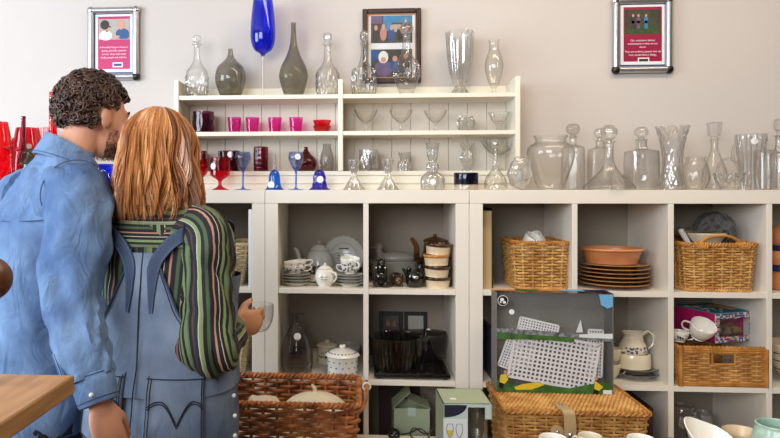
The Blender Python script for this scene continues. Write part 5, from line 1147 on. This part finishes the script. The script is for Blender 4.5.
def legs(g, hips, knee, ank, r, foot=True, o=(0, 0)):
    n0 = len(g.v)
    for d in (-1, 1):
        g.chain([(d*.085, 0, hips), (d*.09, .005, (hips+knee)/2), (d*.095, .012, knee), (d*.097, -.004, (knee+ank)/2+.05), (d*.1, -.01, ank)], r, 20)
        if foot: g.chain([(d*.1, -.02, .045), (d*.105, .06, .042), (d*.11, .14, .03)], [(.034, .04), (.038, .032), (.034, .018)], 14, up=(0, 0, 1))
    for i in range(n0, len(g.v)): g.v[i] = (g.v[i][0]+o[0], g.v[i][1]+o[1], g.v[i][2])
def shoes(t, m, o_=(0, 0)):
    for d in (-1, 1):
        g = G(); g.chain([(d*.1, -.035, .058), (d*.104, .05, .056), (d*.112, .15, .046), (d*.114, .18, .04)], [(.044, .044), (.048, .04), (.046, .03), (.035, .022)], 18, up=(0, 0, 1)); o = g.build('shoe', m, t)
        g = G(); rs = []; 
        for z in (0, .02): rs.append([V((d*.106+.05*cos(a), .06+.155*sin(a), z)) for a in [2*pi*i/32 for i in range(32)]])
        g.rings(rs); g.build('sole', 'shoe_sole', o); o.location = (o_[0], o_[1], 0)
def figure(name, label, px, zc, phi):
    w = W(px, 300, zc); t = thing(name, label, 'person', (w.x, w.y, 0), phi-pi/2+TH); mi = (M.Translation((w.x, w.y, 0)) @ M.Rotation(phi-pi/2+TH, 4, 'Z')).inverted()
    return t, (lambda px, py, z: mi @ W(px, py, z)), (lambda d: (mi.to_3x3() @ (M.Rotation(TH, 3, 'Z') @ V(d))))
def eyes(t, c, rot):
    for d in (-1, 1):
        p = V(c)+rot @ V((d*.031, .079, .0)); g = G(); g.ell(p, .0105, rot, 14, 10); e = g.build('eye', 'eye_white', t); g = G(); g.ell(p+rot @ V((0, .0072, 0)), .0048, rot, 10, 8); g.build('iris', 'eye_iris', e)
def man():
    t, LJ, LD = figure('person', 'man with dark curly hair in a light blue denim shirt seen from behind', 46, 1.83, radians(43))
    S = [(.80, -.03, -.035, .176, .122), (.95, -.03, -.035, .176, .124), (1.1, -.028, -.035, .168, .116), (1.25, -.022, -.03, .178, .114), (1.38, -.008, -.012, .195, .114), (1.45, .004, .008, .196, .106), (1.505, .01, .022, .165, .095), (1.545, .014, .032, .105, .078), (1.585, .016, .044, .066, .064), (1.64, .018, .06, .058, .06)]
    hc = V((.02, .136, 1.711)); hr = M.Rotation(.02, 3, 'Z') @ M.Rotation(-.12, 3, 'X')
    sh, el, wr = LJ(80, 196, 1.64), LJ(71, 300, 1.53), LJ(98, 398, 1.475)
    ls, le, lw = V((-.185, .005, 1.465)), V((-.225, -.01, 1.2)), V((-.215, .07, .96))
    g = G(); seg = 32
    zs = [.84+.04*i for i in range(19)]; g.rings([[tsurf(S, 2*pi*j/seg, z, -.014) for j in range(seg)] for z in zs])
    g.chain([(.014, .04, 1.52), (.016, .07, 1.6), (.016, .1, 1.66)], [.06, .051, .054], 20); head(g, hc, hr)
    for a, b, c in ((sh, el, wr), (ls, le, lw)): g.chain([a+(b-a)*.12, (a+b)/2, b, b+(c-b)*.3, c], [.046, .044, .04, .04, .027], 18)
    g.chain([sh+V((-.01, 0, -.03)), V((.005, .01, 1.42)), ls+V((.01, 0, -.02))], [.04, .06, .04], 16)
    hd = (wr-el).normalized(); hand(g, wr+hd*.012, hd+V((0, .1, -.25)), LD((.75, -.65, .0)), LD((.7, .7, 0)), (.3, .4, .3)); ld = (lw-le).normalized(); hand(g, lw+ld*.012, ld, (-1, 0, 0), (0, 1, 0), (.3, .45, .3))
    legs(g, .9, .5, .09, [.088, .078, .056, .056, .038], o=(-.03, -.03)); body = remesh(g, 'body', 'skin', t, .0055, 3)
    eyes(t, hc, hr)
    # shirt
    g = G(); cloth_torso(g, S, .85, 1.605, .012, 3.1, .015); shirt = g.build('shirt', 'denim_light', t, smooth=60)
    dn = lambda p, q, f: p+(q-p)*f
    inw = (V((0, 0, 1.47))-sh)
    g = G(); sleeve(g, [sh+inw*.42+V((0, 0, .0)), sh+inw*.06, dn(sh, el, .5), el, dn(el, wr, .5), wr+hd*-.045], [.088, .082, .077, .068, .060, .048], 2.0, .011); rsl = g.build('sleeve', 'denim_light', t, smooth=60)
    g = G(); sleeve(g, [ls+V((.1, 0, .012)), ls+V((.01, 0, .004)), dn(ls, le, .5), le, dn(le, lw, .5), lw-ld*.04], [.088, .082, .075, .066, .058, .046], 5.0, .01); g.build('sleeve', 'denim_light', t, smooth=60)
    for a, b in ((el, wr), (le, lw)):
        d = (b-a).normalized(); g = G(); u = V((0, 1, 0)); u = (u-d*u.dot(d)).normalized(); bb = d.cross(u); rs = []
        for k, r in ((-.055, .047), (-.05, .05), (.006, .046), (.012, .043), (.006, .039), (-.05, .042)): rs.append([b+d*k+(u*cos(2*pi*j/28)+bb*sin(2*pi*j/28))*r for j in range(28)])
        g.rings(rs, cap=False); cf = g.build('cuff', 'denim_light', t)
        for k in (-.05, .002):
            g = G(); g.tube([b+d*k+(u*cos(2*pi*j/28)+bb*sin(2*pi*j/28))*(.0505 if k < 0 else .047) for j in range(28)], .0011, 5, closed=True); g.build('stitching', 'stitch_blue', cf)
        if a is el:
            o = b-d*.022+LD((.15, -1, 0)).normalized()*.049; g = G(); g.ell(o, (.0055, .0055, .0055)); g.build('button', 'pearl', cf)
            g = G(); q = [a+(b-a)*f+LD((-.75, -.65, 0)).normalized()*(.058+.017*(1-f)*1.2) for f in (.5, .62, .74, .86)]; ribbon(g, q, [LD((-.75, -.65, 0)).normalized()]*4, .011, .0022); pl = g.build('placket', 'denim_light', t)
            g = G(); [g.tube([p+LD((.6, -.75, 0)).normalized()*e+LD((-.75, -.65, 0)).normalized()*.003 for p in q], .001, 5) for e in (-.008, .008)]; g.build('stitching', 'stitch_blue', pl)
    # collar: stand and turned-down leaf
    g = G(); rs = []
    for r, z, tl in ((.066, 1.545, 0), (.0635, 1.618, .1), (.066, 1.626, .1), (.071, 1.622, .12), (.083, 1.583, .3), (.086, 1.572, .35), (.083, 1.570, .35), (.07, 1.612, .12), (.066, 1.616, .1)):
        rs.append([V((.016+r*1.05*cos(a), .046+r*sin(a)+.02*(z-1.57)/.05, z-tl*max(0, sin(a))*.16-.034*sin(a)-.012*cos(a)+.004*cos(2*a+.6)*(tl > .2))) for a in [2*pi*j/40 for j in range(40)]])
    g.rings(rs, cap=False); cl = g.build('collar', 'denim_light', t, smooth=60)
    g = G(); g.tube([V((.016+.085*1.05*cos(a), .047+.085*sin(a)+.002, 1.578-.33*max(0, sin(a))*.16-.034*sin(a)-.012*cos(a)+.004*cos(2*a+.6))) for a in [2*pi*j/48 for j in range(48)]], .0011, 5, closed=True); g.build('stitching', 'stitch_blue', cl)
    # seams
    g = G(); g.tube([tsurf(S, -1.35+2.7*i/30, 1.43-.012*cos(3*(i/30-.5)), .0165) for i in range(31)], .0016, 5); g.build('yoke_seam', 'stitch_blue', shirt)
    for a, b, e in ((sh, el, 0), (ls, le, 0)):
        d = (V((0, .0, 1.36))-a).normalized(); ax = (d*.8+(a-b).normalized()*.5).normalized(); u = V((0, 1, 0)); u = (u-ax*u.dot(ax)).normalized(); v2 = ax.cross(u)
        for k in (0, .007):
            g = G(); g.tube([a+ax*(.022+k)+(u*cos(2*pi*j/36)+v2*sin(2*pi*j/36))*.0885 for j in range(36)], .0013, 5, closed=True); g.build('armhole_seam', 'stitch_blue', shirt)
    g = G(); g.tube([tsurf(S, -pi+2*pi*j/60, .857, .0145) for j in range(60)], .002, 5, closed=True); g.build('hem', 'stitch_blue', shirt)
    # trousers, shoes
    g = G(); g.rings([[tsurf(S, 2*pi*j/28, z, -.004) for j in range(28)] for z in (.82, .88, .94, 1.0, 1.04)]); legs(g, .88, .5, .1, [.105, .096, .078, .072, .066], False, (-.03, -.03)); remesh(g, 'trousers', 'trouser_navy', t, .009, 4)
    shoes(t, 'shoe_brown', (-.03, -.03))
    # hair: curls over a cap
    g = G(); rr = random.Random(3); g.cur = .2
    cap = G(); C0 = V((0, -.016, .03))
    def cover(d): # unit direction in head space -> hair here?
        lim = .12+.55*max(0, d.y)-.35*max(0, -d.y)
        if d.y > .45 and d.z < .42: return False
        if abs(d.x) > .7 and -.22 < d.y < .3 and d.z < .04: return False
        return d.z > -.56 if d.y < 0 else d.z > lim-.28
    def surf(d, off): return C0+V((d.x*(.08+off), d.y*(.098+off), d.z*(.097+off)))
    for i in range(1500):
        while True:
            d = V((rr.gauss(0, 1), rr.gauss(0, 1), rr.gauss(0, 1))).normalized()
            if cover(d): break
        p = surf(d, rr.uniform(-.004, .008)); n = d; u = n.orthogonal().normalized(); v2 = n.cross(u); a0 = rr.uniform(0, 6.28); rad = rr.uniform(.006, .014); tw = rr.uniform(.6, 1.35)*rr.choice((-1, 1)); up = rr.uniform(.003, .012); pts = []
        for k in range(11):
            q = k/10; an = a0+tw*2*pi*q; r_ = rad*(1-.3*q); pts.append(hc+hr @ (p+u*cos(an)*r_+v2*sin(an)*r_+n*(up*math.sin(pi*q))+V((0, 0, -.012*q))))
        g.cur = min(1, max(0, rr.gauss(.42, .25))); w_ = rr.uniform(.0018, .0038); g.tube(pts, [w_*(1-.5*abs(2*k/10-1)**3) for k in range(11)], 5)
    g.cur = .1; vs = []
    for i in range(13):
        for j in range(32):
            ph = -.55+(pi/2+.55)*i/12; a = 2*pi*j/32; d = V((cos(ph)*cos(a), cos(ph)*sin(a), sin(ph)))
            off = .003 if cover(d) else -.02; vs.append(hc+hr @ surf(d, off))
    g.add(vs, [(i*32+j, i*32+(j+1) % 32, (i+1)*32+(j+1) % 32, (i+1)*32+j) for i in range(12) for j in range(32)]); g.build('hair', 'hair_dark', t, smooth=80)
    # beard and brows
    g = G()
    for i in range(2600):
        a = rr.uniform(-1.75, 1.75); z = rr.uniform(-.115, -.028)
        if abs(a) < .3 and -.075 < z < -.05: continue
        if abs(a) < .8 and z > -.045-.0*abs(a): continue
        k = (z+.115)/.09; rx, ry = .044+.017*k, .054+.03*k*(1-abs(a)/3)
        p = V((rx*1.0*sin(a), .022+(ry-.016*(z > -.05))*cos(a)+.004, z)); n = V((sin(a), cos(a), -.3)).normalized(); q = n*.0015+V((rr.uniform(-.002, .002), rr.uniform(-.002, .002), -.0045))
        g.cur = rr.uniform(.1, .7); g.tube([hc+hr @ (p-n*.004), hc+hr @ (p+q)], [.0008, .0004], 4)
    for d in (-1, 1):
        for i in range(40): x = rr.uniform(.014, .046); p = V((d*x, .0915-.008*(x/.046)**2*2, .0235+rr.uniform(-.003, .003))); g.cur = .3; g.tube([hc+hr @ p, hc+hr @ (p+V((d*.008, .001, .002)))], [.0014, .0006], 4)
    g.build('beard', 'hair_dark', t, smooth=0)
man()
def woman():
    t, LJ, LD = figure('person', 'woman with auburn shoulder-length hair in striped shirt and denim dungarees holding a glass bowl', 165, 1.735, radians(76))
    S = [(.76, 0, -.01, .175, .14), (.90, 0, -.012, .184, .148), (1.0, 0, -.01, .178, .134), (1.08, 0, 0, .172, .122), (1.2, 0, 0, .17, .115), (1.3, .006, 0, .176, .112), (1.36, .006, 0, .18, .1), (1.405, 0, .005, .155, .085), (1.44, 0, .012, .09, .07), (1.47, 0, .018, .06, .055), (1.54, 0, .025, .052, .052)]
    hc = V((-.03, .035, 1.588)); hr = M.Rotation(.1, 3, 'Z') @ M.Rotation(-.1, 3, 'X')
    sh, el, wr = LJ(204, 238, 1.665), LJ(209, 350, 1.60), LJ(233, 326, 1.78)
    ls, le, lw = V((-.125, .045, 1.36)), V((-.11, .17, 1.12)), V((-.14, .29, 1.12))
    g = G(); seg = 32
    g.rings([[tsurf(S, 2*pi*j/seg, .8+.04*i, -.012) for j in range(seg)] for i in range(17)]); g.chain([(0, .015, 1.42), (-.022, .03, 1.54)], [.052, .05], 18); head(g, hc, hr, .95)
    for a, b, c in ((sh, el, wr), (ls, le, lw)): g.chain([a, (a+b)/2, b, b+(c-b)*.3, c], [.045, .042, .036, .035, .024], 18)
    g.chain([sh, V((0, 0, 1.36)), ls], [.048, .06, .048], 16)
    fw = LD((.72, .66, -.05)); hand(g, wr+(wr-el).normalized()*.012, fw, LD((.35, -.9, .0)), (0, 0, 1), (.45, .75, .6), .94, .02, .45); hand(g, lw+V((.01, .01, 0)), (.8, .6, 0), (-.5, .6, -.3), (0, 0, 1), (.5, .6, .4), .92)
    legs(g, .86, .47, .09, [.09, .08, .054, .052, .036]); remesh(g, 'body', 'skin_fair', t, .005, 2); eyes(t, hc, hr)
    # shirt
    g = G(); cloth_torso(g, S, .98, 1.41, .01, 8.2, .008); shirt = g.build('shirt', 'stripe_shirt', t, smooth=60)
    g = G(); patch(g, lambda u, v: tsurf(S, -1.75+3.5*u, 1.362+.096*v+.004*cos(u*6), .017-.004*(v < .02)), 50, 12, (.6, .105)); g.build('yoke', 'stripe_yoke', shirt, smooth=60)
    mid = lambda p, q, f: p+(q-p)*f
    inw = V((0, 0, 1.37))-sh
    g = G(); sleeve(g, [sh+inw*.32+V((0, 0, .018)), sh+V((0, 0, -.005)), mid(sh, el, .35), mid(sh, el, .7), el+V((0, 0, .005)), mid(el, wr, .3), mid(el, wr, .62), mid(el, wr, .8)], [.07, .072, .066, .068, .072, .062, .056, .04], 4.0, .012, n=56, u0=.02); sl = g.build('sleeve', 'stripe_shirt', t, smooth=60)
    g = G(); sleeve(g, [ls+V((.06, 0, .01)), ls, mid(ls, le, .5), le, mid(le, lw, .5), mid(le, lw, .85)], [.062, .062, .056, .056, .05, .04], 6.0, .01); g.build('sleeve', 'stripe_shirt', t, smooth=60)
    for a, b in ((el, wr), (le, lw)):
        d = (b-a).normalized(); p = a+(b-a)*.8; u = V((0, 0, 1)); u = (u-d*u.dot(d)).normalized(); b2 = d.cross(u); g = G()
        g.rings([[p+d*k+(u*cos(2*pi*j/24)+b2*sin(2*pi*j/24))*r for j in range(24)] for k, r in ((-.02, .043), (-.015, .046), (.02, .042), (.022, .036), (-.015, .037))], cap=False); g.build('cuff', 'stripe_yoke', t)
    g = G(); ax = inw.normalized(); u = V((0, 1, 0)); v2 = ax.cross(u); g.tube([sh+inw*.2+V((0, 0, .0))+(u*cos(2*pi*j/36)+v2*sin(2*pi*j/36))*.076 for j in range(36)], .0022, 5, closed=True); g.build('armhole_seam', 'stitch_dark', shirt)
    # dungarees
    g = G(); g.rings([[tsurf(S, 2*pi*j/40, z, .016) for j in range(40)] for z in (.78, .82, .86, .9, .94, .98, 1.02)]); legs(g, .84, .47, .12, [.116, .1, .082, .078, .074], False); dun = remesh(g, 'dungarees', 'denim_mid', t, .007, 5)
    hw = [(1.0, 1.62), (1.03, 1.3), (1.056, 1.02), (1.129, .74), (1.2, .46), (1.285, .24), (1.33, .15), (1.375, .12)]
    def hwz(z):
        for (z0, a0), (z1, a1) in zip(hw, hw[1:]):
            if z <= z1: return a0+(a1-a0)*(z-z0)/(z1-z0)
        return hw[-1][1]
    def pf(u, v):
        z = 1.0+.345*v; th = hwz(z)*(2*u-1); p = tsurf(S, th, z, .0225); return p+tnorm(S, th, z)*fold(p, 1.7, 12, 7)*.006
    g = G(); patch(g, pf, 36, 30); bp = g.build('back_panel', 'denim_mid', t, smooth=60)
    for sgn in (0, 1):
        g = G(); g.tube([pf(sgn, j/30)+V((0, 0, 0)) for j in range(31)], .0032, 6); g.build('edge_seam', 'denim_navy', bp)
        g = G(); g.tube([pf(abs(sgn-.05), j/30)+tnorm(S, 0, 1.2)*.002 for j in range(31)], .001, 5); g.build('stitching', 'stitch_dark', bp)
    g = G(); g.tube([tsurf(S, 0, .88+.48*j/30, .0265) for j in range(31)], .0016, 5); g.build('centre_seam', 'stitch_dark', bp)
    for d in (-1, 1):
        q = [tsurf(S, d*.12, 1.2, .0245), tsurf(S, d*.11, 1.27, .0255), tsurf(S, d*.13, 1.32, .0265), tsurf(S, d*.24, 1.36, .0265), tsurf(S, d*.42, 1.385, .027), tsurf(S, d*.8, 1.412, .028), tsurf(S, d*1.25, 1.424, .028), tsurf(S, d*1.9, 1.415, .026), tsurf(S, d*2.4, 1.38, .026), tsurf(S, d*2.6, 1.3, .026), tsurf(S, d*2.65, 1.2, .03)]
        nn = [tnorm(S, d*a, z) for a, z in ((.12, 1.2), (.11, 1.27), (.13, 1.32), (.24, 1.36), (.42, 1.385))]+[V((0, -.55, .8)).normalized(), V((0, 0, 1)), V((0, .7, .7)).normalized()]+[V((0, 1, .15+.01*k)).normalized() for k in range(3)]
        P = [V(p) for p in catmull([tuple(p) for p in q], 4)]; NN = [V(p).normalized() for p in catmull([tuple(p) for p in nn], 4)]
        g = G(); ribbon(g, P, NN, [.016*min(1, .25+i/9) for i in range(len(P))], .0028); s_ = g.build('strap', 'denim_navy', t, smooth=30)
        g = G()
        for e in (-.0125, .0125):
            g.tube([p+(P[min(i+1, len(P)-1)]-P[max(i-1, 0)]).normalized().cross(NN[i])*e*min(1, .25+i/9)+NN[i]*.003 for i, p in enumerate(P)], .0009, 4)
        g.build('stitching', 'denim_light', s_)
    g = G(); patch(g, lambda u, v: tsurf(S, -2.0+4.0*u+pi, 1.0+.28*v, .024), 30, 12); g.build('front_bib', 'denim_mid', t, smooth=60)
    for d in (-1, 1):
        def kf(u, v): th = d*(.11+.78*u); z = 1.058-.165*(1-v)+(.0 if v > .15 else -.02*(1-abs(2*u-1))*(1-v/.15)); return tsurf(S, th, z-.004*u, .0235)
        g = G(); patch(g, kf, 20, 16); pk = g.build('back_pocket', 'denim_mid', t, smooth=60); nrm = lambda p: V((p.x, p.y*1.4, 0)).normalized()*.0025
        for ins in (.03, .07):
            g = G(); pts = [kf(ins, 1-ins), *[kf(ins, 1-j/12) for j in range(1, 12)], *[kf(ins+(1-2*ins)*j/12, .04) for j in range(13)], *[kf(1-ins, j/12) for j in range(1, 12)], kf(1-ins, 1-ins)]; g.tube([p+nrm(p) for p in pts], .0011, 5); g.build('pocket_stitching', 'stitch_dark', pk)
        for ins in (.0, .035):
            g = G(); pts = []
            for j in range(33):
                u = j/32; w_ = abs(2*u-1); zz = .30+.33*sin(min(1, w_/.6)*pi/2)-.09*max(0, (w_-.6)/.4)**2-ins; pts.append(kf(.04+.92*u, zz))
            g.tube([p+nrm(p) for p in pts], .0014, 5); g.build('arc_stitching', 'stitch_dark', pk)
        g = G(); g.tube([kf(j/16, .93)+nrm(kf(j/16, .93)) for j in range(17)], .0014, 5); g.build('pocket_hem', 'stitch_dark', pk)
        for z in (.98, .93, .88):
            p = tsurf(S, d*1.5, z, .025); g = G(); g.ell(p, (.0055, .0055, .0055)); g.build('side_button', 'pearl', dun)
    shoes(t, 'shoe_white')
    # hair
    g = G(); rr = random.Random(11); C0 = V((0, -.012, .02)); zb = 1.430-1.588
    def strand(al, lay, w_, jit):
        ca, sa = sin(al), -cos(al)            # al=0 at the back
        pts = []; ln = zb+jit; ph = rr.uniform(0, 6.28); am = rr.uniform(.004, .009); fr = 34+8*noise.noise(V((al*2.2, 5, 0))); ph = 7*noise.noise(V((al*3.1, 0, 0)))+rr.gauss(0, .35)
        R0x, R0y, R0z = .086+lay, .104+lay, .1+lay; th0 = rr.uniform(.03, .35)
        for k in range(8): th = th0+(pi/2+.1-th0)*k/7; pts.append(V((ca*R0x*sin(th), sa*R0y*sin(th), R0z*cos(th))))
        z = pts[-1].z+C0.z; n = 10
        for k in range(1, n+1):
            q = k/n; zz = z+(ln-z)*q; fl = 1+.16*math.sin(min(1, q*1.15)*pi*.55)-.10*max(0, q-.75)*4*.5
            pts.append(V((ca*R0x*fl*.99, sa*R0y*(1+(fl-1)*.35), zz-C0.z)))
        out = []
        for k, p in enumerate(pts):
            f = k/len(pts); wv = am*f*2.2*sin(p.z*fr+ph); out.append(hc+hr @ (p+C0+V((ca*wv-sa*wv*.8, sa*wv+ca*wv*.8, 0))))
        g.tube(out, [w_*(1-.9*max(0, (k/(len(out)-1)-.6)/.4)) for k in range(len(out))], 4)
    n = 2300
    for i in range(n):
        al = rr.uniform(-2.25, 2.25); cl = .5+.5*sin(al*9)*sin(al*5.3+1); g.cur = min(1, max(0, rr.gauss(.28+.4*cl, .17)))
        strand(al, rr.uniform(-.003, .014), rr.uniform(.0012, .0026), rr.gauss(0, .012))
    g.cur = .25; vs = []; nz = 18
    for i in range(nz):
        for j in range(33):
            al = -2.2+4.4*j/32; ca, sa = sin(al), -cos(al)
            if i < 8: th = .02+(pi/2+.1)*i/7; p = V((ca*.085*sin(th), sa*.103*sin(th), .099*cos(th)))
            else: q = (i-7)/(nz-8); z0_ = -.0099; p = V((ca*.085*(1+.28*sin(q*pi*.55)), sa*.103*(1+.1*q), z0_+(zb+.02-C0.z-z0_)*q))
            vs.append(hc+hr @ (p+C0))
    g.add(vs, [(i*33+j, i*33+j+1, (i+1)*33+j+1, (i+1)*33+j) for i in range(nz-1) for j in range(32)]); g.build('hair', 'hair_auburn', t, smooth=80)
    # the bowl in her hand
    c = W(257, 304, 1.9); g = G(); g.lathe(wallprof([(0, 0), (.02, 0), (.034, .008), (.045, .03), (.0485, .058), (.048, .078)], 1, .002, 5), 48); o = g.build('glass_bowl', 'clear', None, c-V((0, 0, .078))); tag(o, 'small clear glass bowl held in the right hand of the woman', 'bowl')
woman()
